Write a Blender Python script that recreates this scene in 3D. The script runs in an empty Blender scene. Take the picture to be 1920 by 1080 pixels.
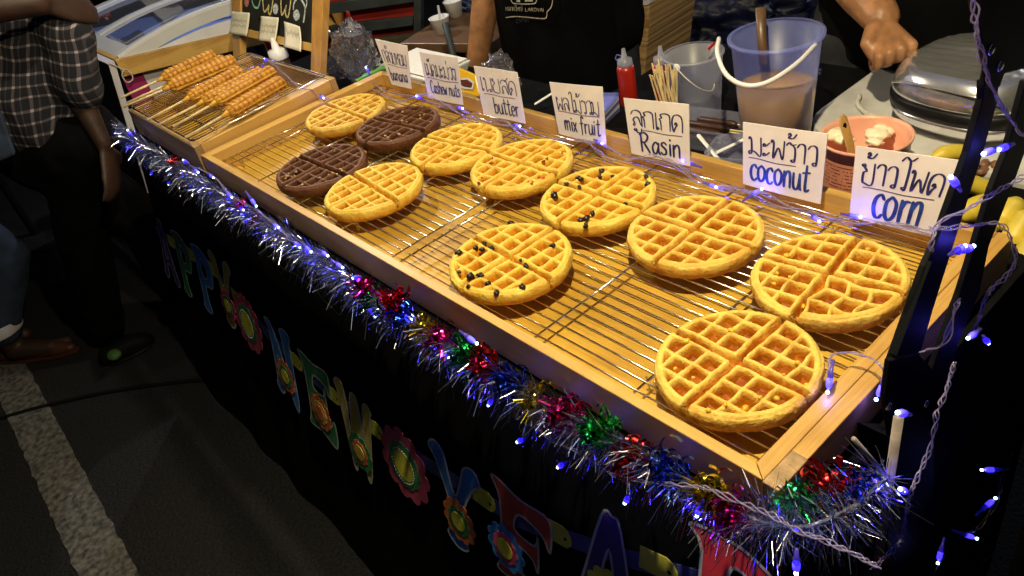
import bpy, bmesh, math, random
from mathutils import Vector, Matrix, noise
import numpy as np
rnd = random.Random(7)
scene = bpy.context.scene
COL = scene.collection

# ------------------------------------------------------------------ camera
CAM = Vector((1.70220652, -0.40744288, 1.45458395))
FPX = 1436.118539
CM = Matrix(((0.64968202, 0.7343823, -0.19645842), (0.33320023, -0.50736628, -0.79470565), (-0.68329414, 0.45084598, -0.5743231)))
cd = bpy.data.cameras.new('camera')
cam = bpy.data.objects.new('camera', cd)
COL.objects.link(cam)
m3 = Matrix((CM[0], -CM[1], -CM[2])).transposed()
cam.matrix_world = Matrix.Translation(CAM) @ m3.to_4x4()
cd.sensor_width = 36.0
cd.lens = FPX * 36.0 / 1920.0
cd.clip_start = 0.03
cd.clip_end = 400.0
scene.camera = cam

# ------------------------------------------------------------------ world: night sky
world = bpy.data.worlds.new('World')
scene.world = world
world.use_nodes = True
wn = world.node_tree
bg = wn.nodes['Background']
sky = wn.nodes.new('ShaderNodeTexSky')
sky.sky_type = 'NISHITA'
sky.sun_disc = False
sky.sun_elevation = math.radians(-6.0)
sky.sun_rotation = math.radians(200.0)
wn.links.new(sky.outputs[0], bg.inputs[0])
bg.inputs[1].default_value = 0.05

vs = scene.view_settings
scene.display_settings.display_device = 'sRGB'
vs.view_transform = 'Standard'
vs.look = 'None'
vs.exposure = 0.0
vs.gamma = 1.0
vs.use_curve_mapping = False
scene.cycles.use_denoising = True
scene.cycles.max_bounces = 8
scene.cycles.transparent_max_bounces = 16
scene.cycles.sample_clamp_indirect = 4.0

# lamp positions (the hanging lamps themselves are built with the stall): x, y, z, watts, colour
LAMPS = [(1.32, 0.035, 1.93, 80.0, (1.0, 0.85, 0.52)),
         (-0.05, 0.26, 1.66, 25.0, (1.0, 0.86, 0.60)),
         (-1.35, 0.95, 1.75, 34.0, (0.95, 0.95, 1.0)),
         (0.90, 3.95, 2.20, 60.0, (0.85, 0.92, 1.0))]  # unseen bulb added to light the rear canopy for the iron's reflections
STREET_LAMP = (3.4, -3.2, 4.2, 13.0, (0.80, 0.88, 1.0))

# ------------------------------------------------------------------ helpers
def V(*a):
    return Vector(a if len(a) > 1 else a[0])

def ray(u):
    d = Vector(((u[0] - 960.0) / FPX, (u[1] - 540.0) / FPX, 1.0))
    return Vector((CM[0][0]*d.x + CM[1][0]*d.y + CM[2][0]*d.z, CM[0][1]*d.x + CM[1][1]*d.y + CM[2][1]*d.z, CM[0][2]*d.x + CM[1][2]*d.y + CM[2][2]*d.z))

def onZ(u, z):
    d = ray(u); return CAM + d * ((z - CAM.z) / d.z)
def onY(u, y):
    d = ray(u); return CAM + d * ((y - CAM.y) / d.y)
def onX(u, x):
    d = ray(u); return CAM + d * ((x - CAM.x) / d.x)
def far(u, t):
    return CAM + ray(u) * t
def onP(u, p0, n):
    d = ray(u); return CAM + d * ((p0 - CAM).dot(n) / d.dot(n))

WL = {}

def tag(o, label=None, cat=None, group=None, kind=None):
    if label: o['label'] = label
    if cat: o['category'] = cat
    if group: o['group'] = group
    if kind: o['kind'] = kind
    return o

def thing(name, label, cat, loc, group=None):
    o = bpy.data.objects.new(name, None)
    o.empty_display_size = 0.05
    COL.objects.link(o)
    o.location = loc
    WL[o.name] = Vector(loc)
    return tag(o, label, cat, group)

def catmull(pts, n=6, closed=False):
    pts = [Vector(p) for p in pts]
    if len(pts) < 3 and not closed:
        return [pts[0].lerp(pts[-1], i / n) for i in range(n + 1)]
    out = []
    L = len(pts)
    rng = range(L) if closed else range(L - 1)
    for i in rng:
        if closed:
            p0, p1, p2, p3 = pts[i-1], pts[i], pts[(i+1) % L], pts[(i+2) % L]
        else:
            p1, p2 = pts[i], pts[i+1]
            p0 = pts[i-1] if i > 0 else p1*2 - p2
            p3 = pts[i+2] if i + 2 < L else p2*2 - p1
        for k in range(n):
            t = k / n
            out.append(0.5*((2*p1) + (p2-p0)*t + (2*p0-5*p1+4*p2-p3)*t*t + (3*p1-p0-3*p2+p3)*t*t*t))
    if not closed: out.append(pts[-1].copy())
    return out

class MB:
    def __init__(s):
        s.v = []; s.f = []; s.mi = []; s.cur = 0; s.attr = None
    def add(s, vs_, fs_):
        b = len(s.v)
        s.v.extend([Vector(p) for p in vs_])
        for f in fs_:
            s.f.append([b + i for i in f]); s.mi.append(s.cur)
        return s
    def box(s, c, sz, rot=None):
        c = Vector(c); hx, hy, hz = sz[0]/2, sz[1]/2, sz[2]/2
        vv = [Vector((x, y, z)) for x in (-hx, hx) for y in (-hy, hy) for z in (-hz, hz)]
        if rot is not None: vv = [rot @ p for p in vv]
        return s.add([p + c for p in vv], [(0,1,3,2),(4,6,7,5),(0,4,5,1),(2,3,7,6),(0,2,6,4),(1,5,7,3)])
    def hexa(s, q0, q1):
        """prism between two quads"""
        return s.add(list(q0) + list(q1), [(3,2,1,0),(4,5,6,7),(0,1,5,4),(1,2,6,5),(2,3,7,6),(3,0,4,7)])
    def poly(s, pts, d):
        """closed polygon pts extruded by vector d"""
        n = len(pts); d = Vector(d)
        pts = [Vector(p) for p in pts]
        vv = pts + [p + d for p in pts]
        ff = [list(range(n)), list(range(2*n-1, n-1, -1))] + [(i, i+n, (i+1) % n + n, (i+1) % n) for i in range(n)]
        return s.add(vv, ff)
    def tube(s, pts, r, n=8, cap=True, flat=1.0, up=None):
        pts = [Vector(p) for p in pts]
        L = len(pts)
        rr = [r]*L if isinstance(r, (int, float)) else list(r)
        if len(rr) != L:
            rr = [rr[0] + (rr[-1]-rr[0])*i/(L-1) for i in range(L)] if len(rr) == 2 else rr
        T = []
        for i in range(L):
            t = pts[min(i+1, L-1)] - pts[max(i-1, 0)]
            T.append(t.normalized() if t.length > 1e-9 else Vector((0, 0, 1)))
        nrm = (up if up is not None else (Vector((0,0,1)) if abs(T[0].z) < 0.9 else Vector((1,0,0))))
        vv = []
        for i in range(L):
            nrm = (nrm - T[i]*nrm.dot(T[i]))
            if nrm.length < 1e-6: nrm = T[i].orthogonal()
            nrm.normalize()
            b = T[i].cross(nrm)
            for k in range(n):
                a = 2*math.pi*k/n
                vv.append(pts[i] + (b*math.cos(a) + nrm*math.sin(a)*flat)*rr[i])
        ff = []
        for i in range(L-1):
            for k in range(n):
                ff.append((i*n+k, i*n+(k+1) % n, (i+1)*n+(k+1) % n, (i+1)*n+k))
        if cap:
            ff.append(list(range(n-1, -1, -1))); ff.append([(L-1)*n+k for k in range(n)])
        return s.add(vv, ff)
    def lathe(s, prof, c, n=32, rot=None, sx=1.0, sy=1.0, cap=True):
        c = Vector(c); vv = []
        for (r, z) in prof:
            for k in range(n):
                a = 2*math.pi*k/n
                p = Vector((r*math.cos(a)*sx, r*math.sin(a)*sy, z))
                if rot is not None: p = rot @ p
                vv.append(p + c)
        ff = []
        for i in range(len(prof)-1):
            for k in range(n):
                ff.append((i*n+k, i*n+(k+1) % n, (i+1)*n+(k+1) % n, (i+1)*n+k))
        if cap:
            if prof[0][0] > 1e-6: ff.append(list(range(n-1, -1, -1)))
            if prof[-1][0] > 1e-6: ff.append([(len(prof)-1)*n+k for k in range(n)])
        return s.add(vv, ff)
    def ball(s, c, r, n=8, m=6, sc=(1,1,1), rot=None, jit=0.0, seed=0):
        q = random.Random(seed)
        c = Vector(c); vv = []; ff = []
        def tr(p):
            p = Vector((p.x*sc[0], p.y*sc[1], p.z*sc[2]))*(1 + q.uniform(-jit, jit))
            if rot is not None: p = rot @ p
            return p + c
        vv.append(tr(Vector((0,0,r))))
        for i in range(1, m):
            ph = math.pi*i/m
            for k in range(n):
                a = 2*math.pi*k/n
                vv.append(tr(Vector((r*math.sin(ph)*math.cos(a), r*math.sin(ph)*math.sin(a), r*math.cos(ph)))))
        vv.append(tr(Vector((0,0,-r))))
        for k in range(n):
            ff.append((0, 1+k, 1+(k+1) % n))
            ff.append((len(vv)-1, 1+(m-2)*n+(k+1) % n, 1+(m-2)*n+k))
        for i in range(m-2):
            for k in range(n):
                ff.append((1+i*n+k, 1+(i+1)*n+k, 1+(i+1)*n+(k+1) % n, 1+i*n+(k+1) % n))
        return s.add(vv, ff)
    def grid(s, fn, nu, nv, closed_u=False):
        vv = [fn(i/nu, j/nv) for j in range(nv+1) for i in range(nu+1 if not closed_u else nu)]
        w = nu if closed_u else nu+1
        ff = []
        for j in range(nv):
            for i in range(nu):
                i2 = (i+1) % w if closed_u else i+1
                ff.append((j*w+i, j*w+i2, (j+1)*w+i2, (j+1)*w+i))
        return s.add(vv, ff)
    def ribbon(s, pts, nrm, w):
        """flat strip along pts; w(i)->half width"""
        L = len(pts); vv = []
        for i in range(L):
            t = (pts[min(i+1, L-1)] - pts[max(i-1, 0)])
            if t.length < 1e-9: t = Vector((1e-4, 0, 0))
            b = nrm.cross(t).normalized()
            h = w(i, t) if callable(w) else w
            vv += [pts[i] - b*h, pts[i] + b*h]
        return s.add(vv, [(2*i, 2*i+1, 2*i+3, 2*i+2) for i in range(L-1)])
    def build(s, name, mat, parent=None, smooth=False, bevel=0.0, loc=None, solid=0.0, subsurf=0, kind=None, label=None, cat=None, group=None, autos=None):
        off = WL[parent.name] if parent is not None else (Vector(loc) if loc is not None else Vector((0, 0, 0)))
        me = bpy.data.meshes.new(name)
        me.from_pydata([tuple(p - off) for p in s.v], [], s.f)
        mats = mat if isinstance(mat, (list, tuple)) else [mat]
        for m in mats: me.materials.append(m)
        if len(mats) > 1: me.polygons.foreach_set('material_index', s.mi)
        if smooth: me.polygons.foreach_set('use_smooth', [True]*len(me.polygons))
        if s.attr is not None:
            at = me.attributes.new('bake', 'FLOAT', 'POINT'); at.data.foreach_set('value', s.attr)
        me.update()
        o = bpy.data.objects.new(name, me)
        COL.objects.link(o)
        if parent is not None: o.parent = parent
        elif loc is not None: o.location = loc
        WL[o.name] = off
        if bevel:
            b = o.modifiers.new('bevel', 'BEVEL'); b.width = bevel; b.segments = 2; b.limit_method = 'ANGLE'; b.angle_limit = math.radians(40)
        if solid:
            b = o.modifiers.new('solid', 'SOLIDIFY'); b.thickness = solid; b.offset = 0
        if subsurf:
            b = o.modifiers.new('sub', 'SUBSURF'); b.levels = subsurf; b.render_levels = subsurf
        return tag(o, label, cat, group, kind)

def dup(o, offset, parent=None, rotz=None):
    c = o.copy(); COL.objects.link(c)
    if parent is not None: c.parent = parent
    c.location = Vector(o.location) + Vector(offset)
    WL[c.name] = WL[o.name] + Vector(offset)
    return c

# ------------------------------------------------------------------ materials
def pm(name, col, rough=0.5, metal=0.0, var=0.18, scale=12.0, bump=0.0, bscale=120.0, col2=None, trans=0.0, alpha=1.0, sss=0.0, coat=0.0, emit=None, estr=0.0, stretch=None, spec=None, sheen=0.0, dist=0.002):
    m = bpy.data.materials.new(name); m.use_nodes = True
    nt = m.node_tree; N = nt.nodes; Lk = nt.links
    b = N['Principled BSDF']
    tc = N.new('ShaderNodeTexCoord')
    mp = N.new('ShaderNodeMapping'); Lk.new(tc.outputs['Object'], mp.inputs[0])
    if stretch: mp.inputs['Scale'].default_value = stretch
    nz = N.new('ShaderNodeTexNoise'); nz.inputs['Scale'].default_value = scale; nz.inputs['Detail'].default_value = 6
    Lk.new(mp.outputs[0], nz.inputs['Vector'])
    cr = N.new('ShaderNodeValToRGB')
    c2 = col2 if col2 else tuple(c*(1-var*1.6) for c in col)
    cr.color_ramp.elements[0].color = (*c2, 1); cr.color_ramp.elements[1].color = (*[min(1, c*(1+var)) for c in col], 1)
    cr.color_ramp.elements[0].position = 0.32; cr.color_ramp.elements[1].position = 0.68
    Lk.new(nz.outputs[0], cr.inputs[0]); Lk.new(cr.outputs[0], b.inputs['Base Color'])
    b.inputs['Roughness'].default_value = rough; b.inputs['Metallic'].default_value = metal
    b.inputs['Transmission Weight'].default_value = trans; b.inputs['Alpha'].default_value = alpha
    if spec is not None: b.inputs['Specular IOR Level'].default_value = spec
    if sss: b.inputs['Subsurface Weight'].default_value = sss; b.inputs['Subsurface Radius'].default_value = (0.006, 0.003, 0.0012)
    if coat: b.inputs['Coat Weight'].default_value = coat; b.inputs['Coat Roughness'].default_value = 0.15
    if sheen: b.inputs['Sheen Weight'].default_value = sheen
    if emit: b.inputs['Emission Color'].default_value = (*emit, 1); b.inputs['Emission Strength'].default_value = estr
    if bump:
        n2 = N.new('ShaderNodeTexNoise'); n2.inputs['Scale'].default_value = bscale; n2.inputs['Detail'].default_value = 4
        Lk.new(mp.outputs[0], n2.inputs['Vector'])
        bp = N.new('ShaderNodeBump'); bp.inputs['Strength'].default_value = bump; bp.inputs['Distance'].default_value = dist
        Lk.new(n2.outputs[0], bp.inputs['Height']); Lk.new(bp.outputs[0], b.inputs['Normal'])
    return m

def wood(name, light, dark, axis, scale=9.0, rough=0.42, coat=0.15, rings=26.0):
    m = bpy.data.materials.new(name); m.use_nodes = True
    nt = m.node_tree; N = nt.nodes; Lk = nt.links; b = N['Principled BSDF']
    tc = N.new('ShaderNodeTexCoord'); mp = N.new('ShaderNodeMapping'); Lk.new(tc.outputs['Object'], mp.inputs[0])
    sc = [1.0, 1.0, 1.0]; sc[axis] = 0.07
    mp.inputs['Scale'].default_value = sc
    n1 = N.new('ShaderNodeTexNoise'); n1.inputs['Scale'].default_value = scale; n1.inputs['Detail'].default_value = 3; n1.inputs['Distortion'].default_value = 0.6
    Lk.new(mp.outputs[0], n1.inputs['Vector'])
    mu = N.new('ShaderNodeMath'); mu.operation = 'MULTIPLY'; mu.inputs[1].default_value = rings; Lk.new(n1.outputs[0], mu.inputs[0])
    sn = N.new('ShaderNodeMath'); sn.operation = 'SINE'; Lk.new(mu.outputs[0], sn.inputs[0])
    n2 = N.new('ShaderNodeTexNoise'); n2.inputs['Scale'].default_value = 420.0; n2.inputs['Detail'].default_value = 3
    mp2 = N.new('ShaderNodeMapping'); sc2 = [1.0]*3; sc2[axis] = 0.03; mp2.inputs['Scale'].default_value = sc2
    Lk.new(tc.outputs['Object'], mp2.inputs[0]); Lk.new(mp2.outputs[0], n2.inputs['Vector'])
    n3 = N.new('ShaderNodeTexNoise'); n3.inputs['Scale'].default_value = 14.0; n3.inputs['Detail'].default_value = 5
    Lk.new(tc.outputs['Object'], n3.inputs['Vector'])
    ad = N.new('ShaderNodeMath'); ad.operation = 'MULTIPLY_ADD'; ad.inputs[1].default_value = 0.22; Lk.new(sn.outputs[0], ad.inputs[0])
    ad2 = N.new('ShaderNodeMath'); ad2.operation = 'MULTIPLY_ADD'; ad2.inputs[1].default_value = 0.7; ad2.inputs[2].default_value = -0.15; Lk.new(n2.outputs[0], ad2.inputs[0])
    ad3 = N.new('ShaderNodeMath'); ad3.operation = 'MULTIPLY_ADD'; ad3.inputs[1].default_value = 0.95; Lk.new(n3.outputs[0], ad3.inputs[0]); Lk.new(ad2.outputs[0], ad3.inputs[2])
    Lk.new(ad3.outputs[0], ad.inputs[2])
    cr = N.new('ShaderNodeValToRGB'); cr.color_ramp.elements[0].color = (*dark, 1); cr.color_ramp.elements[1].color = (*light, 1)
    cr.color_ramp.elements[0].position = 0.15; cr.color_ramp.elements[1].position = 0.85
    Lk.new(ad.outputs[0], cr.inputs[0]); Lk.new(cr.outputs[0], b.inputs['Base Color'])
    b.inputs['Roughness'].default_value = rough; b.inputs['Coat Weight'].default_value = coat; b.inputs['Coat Roughness'].default_value = 0.3
    bp = N.new('ShaderNodeBump'); bp.inputs['Strength'].default_value = 0.25; bp.inputs['Distance'].default_value = 0.0012
    Lk.new(ad3.outputs[0], bp.inputs['Height']); Lk.new(bp.outputs[0], b.inputs['Normal'])
    return m

def thin(name, tint, clear, transl, body, glint, rough):
    # thin plastic sheet: part see-through, part translucent body, plus a surface reflection
    m = bpy.data.materials.new(name); m.use_nodes = True
    nt = m.node_tree; N = nt.nodes; Lk = nt.links
    for n in list(N): N.remove(n)
    out = N.new('ShaderNodeOutputMaterial')
    tr = N.new('ShaderNodeBsdfTransparent'); tr.inputs[0].default_value = (*tint, 1)
    df = N.new('ShaderNodeBsdfDiffuse'); df.inputs[0].default_value = (*body, 1)
    tl_ = N.new('ShaderNodeBsdfTranslucent'); tl_.inputs[0].default_value = (*body, 1)
    gs = N.new('ShaderNodeBsdfGlossy'); gs.inputs['Roughness'].default_value = rough; gs.inputs[0].default_value = (1, 1, 1, 1)
    a = N.new('ShaderNodeMixShader'); a.inputs[0].default_value = transl; Lk.new(df.outputs[0], a.inputs[1]); Lk.new(tl_.outputs[0], a.inputs[2])
    b = N.new('ShaderNodeMixShader'); b.inputs[0].default_value = clear; Lk.new(a.outputs[0], b.inputs[1]); Lk.new(tr.outputs[0], b.inputs[2])
    fr = N.new('ShaderNodeLayerWeight'); fr.inputs[0].default_value = 0.5
    pw = N.new('ShaderNodeMath'); pw.operation = 'POWER'; pw.inputs[1].default_value = 3.5; Lk.new(fr.outputs['Facing'], pw.inputs[0])
    mu = N.new('ShaderNodeMath'); mu.operation = 'MULTIPLY_ADD'; mu.inputs[1].default_value = 0.55*glint; mu.inputs[2].default_value = 0.04*glint; mu.use_clamp = True; Lk.new(pw.outputs[0], mu.inputs[0])
    c = N.new('ShaderNodeMixShader'); Lk.new(mu.outputs[0], c.inputs[0]); Lk.new(b.outputs[0], c.inputs[1]); Lk.new(gs.outputs[0], c.inputs[2])
    Lk.new(c.outputs[0], out.inputs[0])
    return m

def emis(name, col, s):
    m = bpy.data.materials.new(name); m.use_nodes = True
    nt = m.node_tree; b = nt.nodes['Principled BSDF']
    b.inputs['Base Color'].default_value = (0.2, 0.2, 0.5, 1)
    b.inputs['Emission Color'].default_value = (*col, 1); b.inputs['Emission Strength'].default_value = s
    return m

M = {}
M['pine_x'] = wood('pine along x', (0.66, 0.41, 0.11), (0.42, 0.22, 0.045), 0)
M['pine_y'] = wood('pine along y', (0.66, 0.40, 0.11), (0.40, 0.20, 0.04), 1)
M['pine_z'] = wood('pine along z', (0.58, 0.32, 0.09), (0.36, 0.17, 0.04), 2)
M['board'] = wood('tray base board', (0.60, 0.36, 0.045), (0.36, 0.18, 0.018), 0, scale=7.0, rings=18.0, coat=0.0)
M['endgrain'] = pm('sawn end grain', (0.40, 0.26, 0.12), 0.7, var=0.25, scale=60, bump=0.3, bscale=300)
M['oldwood'] = wood('weathered wood', (0.50, 0.33, 0.13), (0.26, 0.15, 0.05), 0, rough=0.6, coat=0.0)
M['chrome'] = pm('chromed wire', (0.82, 0.80, 0.78), 0.16, 1.0, var=0.05, scale=300)
M['steel'] = pm('polished steel', (0.92, 0.92, 0.96), 0.22, 0.90, var=0.05, scale=40)
M['paper'] = pm('white card', (0.86, 0.80, 0.78), 0.75, var=0.04, scale=25, bump=0.08, bscale=60)
M['note'] = pm('cream note paper', (0.80, 0.76, 0.60), 0.8, var=0.05, scale=30)
M['ink'] = pm('blue marker ink', (0.020, 0.022, 0.16), 0.5, var=0.5, scale=90, col2=(0.006, 0.006, 0.04))
M['inkblue'] = pm('bright blue marker ink', (0.015, 0.055, 0.32), 0.45, var=0.5, scale=70, col2=(0.008, 0.012, 0.13))
M['cloth'] = pm('black table cloth', (0.0035, 0.0035, 0.004), 0.95, var=0.3, scale=30, bump=0.2, bscale=900, spec=0.1)
M['black'] = pm('black paint', (0.006, 0.006, 0.007), 0.6, var=0.2, scale=40, bump=0.1, bscale=200, spec=0.08)
M['blackrub'] = pm('black plastic', (0.008, 0.008, 0.009), 0.4, var=0.2, scale=60, spec=0.4)
M['white'] = pm('white plastic', (0.78, 0.78, 0.80), 0.35, var=0.04, scale=20)
M['foam'] = pm('white foam', (0.80, 0.80, 0.80), 0.7, var=0.04, scale=80, bump=0.15, bscale=400)
M['frostwhite'] = thin('frosted white plastic', (0.92, 0.92, 0.97), 0.30, 0.5, (0.50, 0.51, 0.60), 0.5, 0.35)
M['frost'] = thin('frosted clear plastic', (0.90, 0.91, 1.0), 0.58, 0.5, (0.34, 0.40, 1.0), 0.5, 0.35)
M['clear'] = thin('clear plastic', (0.97, 0.97, 1.0), 0.85, 0.1, (0.6, 0.6, 0.7), 0.6, 0.08)
M['batter'] = pm('waffle batter', (0.78, 0.46, 0.13), 0.5, var=0.1, scale=10)
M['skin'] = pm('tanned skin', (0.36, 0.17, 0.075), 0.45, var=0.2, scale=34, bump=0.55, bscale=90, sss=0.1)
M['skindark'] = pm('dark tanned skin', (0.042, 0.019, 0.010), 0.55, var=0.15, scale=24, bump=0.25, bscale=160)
M['hair'] = pm('black hair', (0.010, 0.008, 0.007), 0.5, var=0.3, scale=80, bump=0.4, bscale=300)
M['denim'] = pm('blue denim', (0.022, 0.036, 0.072), 0.9, var=0.35, scale=18, bump=0.3, bscale=700)
M['blackdenim'] = pm('washed black denim', (0.020, 0.022, 0.026), 0.9, var=0.4, scale=14, bump=0.4, bscale=500)
M['blackshirt'] = pm('black cotton', (0.003, 0.003, 0.0035), 0.95, var=0.3, scale=12, bump=0.2, bscale=500, spec=0.1)
M['apron'] = pm('black apron cloth', (0.0028, 0.0028, 0.003), 0.95, var=0.3, scale=12, bump=0.15, bscale=600, spec=0.05)
M['redplastic'] = pm('red sauce plastic', (0.40, 0.018, 0.008), 0.3, var=0.1, scale=20, sss=0.1)
M['bamboo'] = pm('pale bamboo', (0.70, 0.55, 0.28), 0.6, var=0.15, scale=60)
M['cardboard'] = pm('cardboard', (0.42, 0.26, 0.11), 0.75, var=0.22, scale=5, stretch=(0.4, 0.4, 14.0), bump=0.35, bscale=6.0, dist=0.01)
M['slate'] = pm('slate chalkboard', (0.014, 0.017, 0.013), 0.7, var=0.6, scale=9)
M['pink'] = pm('pink plastic tub', (0.80, 0.40, 0.28), 0.35, var=0.05, scale=20, sss=0.1)
M['label'] = pm('red brown tub label', (0.62, 0.24, 0.16), 0.5, var=0.15, scale=20)
M['cream'] = pm('butter cream', (0.84, 0.76, 0.55), 0.4, var=0.05, scale=40, bump=0.3, bscale=90, sss=0.2)
M['paddle'] = wood('stained paddle wood', (0.42, 0.22, 0.06), (0.20, 0.09, 0.02), 2, rough=0.4)
M['banana'] = pm('banana peel', (0.62, 0.45, 0.04), 0.45, var=0.22, scale=9, col2=(0.44, 0.36, 0.05), bump=0.1, bscale=60)
M['nut'] = pm('brown nuts', (0.22, 0.10, 0.05), 0.5, var=0.3, scale=60)
M['choc'] = pm('dark chocolate', (0.045, 0.018, 0.012), 0.4, var=0.3, scale=30)
M['tarp'] = pm('blue canopy fabric', (0.03, 0.06, 0.26), 0.8, var=0.1, scale=4)
M['redcloth'] = pm('red cloth', (0.30, 0.012, 0.008), 0.85, var=0.3, scale=7)
M['darkslat'] = pm('grey green painted slat', (0.030, 0.040, 0.042), 0.6, var=0.25, scale=14)
M['olive'] = pm('olive canvas', (0.050, 0.048, 0.022), 0.85, var=0.2, scale=20)
M['brownwood'] = wood('dark brown wood', (0.16, 0.085, 0.04), (0.07, 0.035, 0.015), 0)
M['magenta'] = pm('magenta print', (0.34, 0.012, 0.13), 0.6, var=0.08, scale=10)
M['whiteprint'] = pm('white print', (0.62, 0.60, 0.66), 0.7, var=0.05, scale=12)
M['yellowpack'] = pm('yellow foil packet', (0.78, 0.46, 0.02), 0.25, var=0.1, scale=14, bump=0.3, bscale=50, dist=0.004)
M['brownprint'] = pm('brown print', (0.10, 0.02, 0.012), 0.4, var=0.2, scale=30)
M['green'] = pm('green plastic', (0.10, 0.34, 0.05), 0.4, var=0.1, scale=30)
M['bluebag'] = pm('dark blue plastic', (0.004, 0.008, 0.045), 0.5, var=0.4, scale=9, bump=0.4, bscale=20, dist=0.01)
M['tabletop'] = pm('grey white oilcloth', (0.55, 0.54, 0.52), 0.5, var=0.12, scale=14, bump=0.1, bscale=60)
M['yellowed'] = pm('yellowed ivory plastic', (0.60, 0.55, 0.38), 0.4, var=0.15, scale=18)
M['shoe'] = pm('brown leather', (0.07, 0.022, 0.012), 0.5, var=0.2, scale=30)
M['shoegreen'] = pm('green canvas shoe', (0.08, 0.20, 0.04), 0.7, var=0.2, scale=30)
M['rope'] = pm('white plastic rope', (0.62, 0.60, 0.56), 0.6, var=0.1, scale=80)
M['wireclear'] = thin('clear lilac wire', (0.92, 0.90, 1.0), 0.55, 0.3, (0.45, 0.40, 0.62), 0.6, 0.2)
M['led'] = emis('lit violet bulb', (0.035, 0.018, 1.0), 3.0)
M['ledcore'] = emis('lit bulb core', (0.45, 0.72, 1.0), 16.0)
M['socket'] = thin('lilac clear socket', (0.6, 0.55, 1.0), 0.45, 0.4, (0.22, 0.17, 0.80), 0.5, 0.2)
M['shade'] = pm('enamel lamp shade', (0.05, 0.05, 0.05), 0.4, var=0.1)
M['lampglow'] = emis('lamp bulb', (1.0, 0.80, 0.52), 30.0)

M['shadedbamboo'] = pm('shaded bamboo', (0.30, 0.25, 0.20), 0.7, var=0.2, scale=50)  # bamboo with the shade on the corner stick put into its colour
def foil(name, col, rough=0.18):
    return pm(name, col, rough, 1.0, var=0.1, scale=60)
M['foil'] = {'silver': foil('silver tinsel', (0.80, 0.82, 0.90), 0.22), 'bluesilver': foil('blue silver tinsel', (0.32, 0.42, 0.95), 0.22),
             'violet': foil('violet tinsel', (0.50, 0.35, 0.95), 0.22),
             'red': foil('red foil', (0.85, 0.03, 0.03)), 'green': foil('green foil', (0.02, 0.60, 0.12)), 'blue': foil('blue foil', (0.03, 0.12, 0.85)),
             'magenta': foil('magenta foil', (0.85, 0.03, 0.30)), 'yellow': foil('gold foil', (0.85, 0.68, 0.04))}

def waffle_mat(name, ridge, pocket, dark):
    m = bpy.data.materials.new(name); m.use_nodes = True
    nt = m.node_tree; N = nt.nodes; Lk = nt.links; b = N['Principled BSDF']
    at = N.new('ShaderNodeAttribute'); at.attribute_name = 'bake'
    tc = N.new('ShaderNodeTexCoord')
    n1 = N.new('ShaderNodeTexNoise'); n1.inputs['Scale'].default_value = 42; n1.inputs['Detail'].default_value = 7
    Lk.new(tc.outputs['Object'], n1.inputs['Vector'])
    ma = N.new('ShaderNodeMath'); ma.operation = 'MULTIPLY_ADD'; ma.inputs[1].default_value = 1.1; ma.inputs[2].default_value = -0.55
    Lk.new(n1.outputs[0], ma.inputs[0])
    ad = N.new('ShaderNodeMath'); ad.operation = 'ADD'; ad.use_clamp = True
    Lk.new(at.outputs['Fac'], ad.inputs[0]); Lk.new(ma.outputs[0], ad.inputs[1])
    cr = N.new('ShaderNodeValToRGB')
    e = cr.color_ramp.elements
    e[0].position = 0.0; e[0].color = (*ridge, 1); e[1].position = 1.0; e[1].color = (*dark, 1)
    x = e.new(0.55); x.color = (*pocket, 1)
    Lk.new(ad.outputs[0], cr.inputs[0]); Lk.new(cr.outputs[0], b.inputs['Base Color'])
    b.inputs['Roughness'].default_value = 0.46
    b.inputs['Specular IOR Level'].default_value = 0.28
    b.inputs['Subsurface Weight'].default_value = 0.04; b.inputs['Subsurface Radius'].default_value = (0.004, 0.002, 0.0006)
    # uneven browning in broad patches on top of the mould pattern
    n4 = N.new('ShaderNodeTexNoise'); n4.inputs['Scale'].default_value = 17; n4.inputs['Detail'].default_value = 5; n4.inputs['Distortion'].default_value = 0.8
    Lk.new(tc.outputs['Object'], n4.inputs['Vector'])
    r4 = N.new('ShaderNodeMapRange'); r4.inputs['From Min'].default_value = 0.52; r4.inputs['From Max'].default_value = 0.74; r4.inputs['To Max'].default_value = 0.55
    Lk.new(n4.outputs[0], r4.inputs['Value'])
    mx4 = N.new('ShaderNodeMix'); mx4.data_type = 'RGBA'; mx4.inputs['B'].default_value = (*[0.5*(p_+d_) for p_, d_ in zip(pocket, pocket)], 1)
    Lk.new(r4.outputs[0], mx4.inputs['Factor']); Lk.new(cr.outputs[0], mx4.inputs['A']); Lk.new(mx4.outputs['Result'], b.inputs['Base Color'])
    n2 = N.new('ShaderNodeTexNoise'); n2.inputs['Scale'].default_value = 260; n2.inputs['Detail'].default_value = 6
    Lk.new(tc.outputs['Object'], n2.inputs['Vector'])
    n3 = N.new('ShaderNodeTexVoronoi'); n3.inputs['Scale'].default_value = 260
    Lk.new(tc.outputs['Object'], n3.inputs['Vector'])
    mx = N.new('ShaderNodeMath'); mx.operation = 'MULTIPLY_ADD'; mx.inputs[1].default_value = 0.4; Lk.new(n3.outputs['Distance'], mx.inputs[0]); Lk.new(n2.outputs[0], mx.inputs[2])
    bp = N.new('ShaderNodeBump'); bp.inputs['Strength'].default_value = 0.8; bp.inputs['Distance'].default_value = 0.0016
    Lk.new(mx.outputs[0], bp.inputs['Height']); Lk.new(bp.outputs[0], b.inputs['Normal'])
    return m
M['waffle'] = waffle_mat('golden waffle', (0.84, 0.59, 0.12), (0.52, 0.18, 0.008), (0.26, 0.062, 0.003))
M['waffle_yellow'] = waffle_mat('pale yellow waffle', (0.86, 0.63, 0.11), (0.62, 0.27, 0.012), (0.40, 0.13, 0.006))
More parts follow.
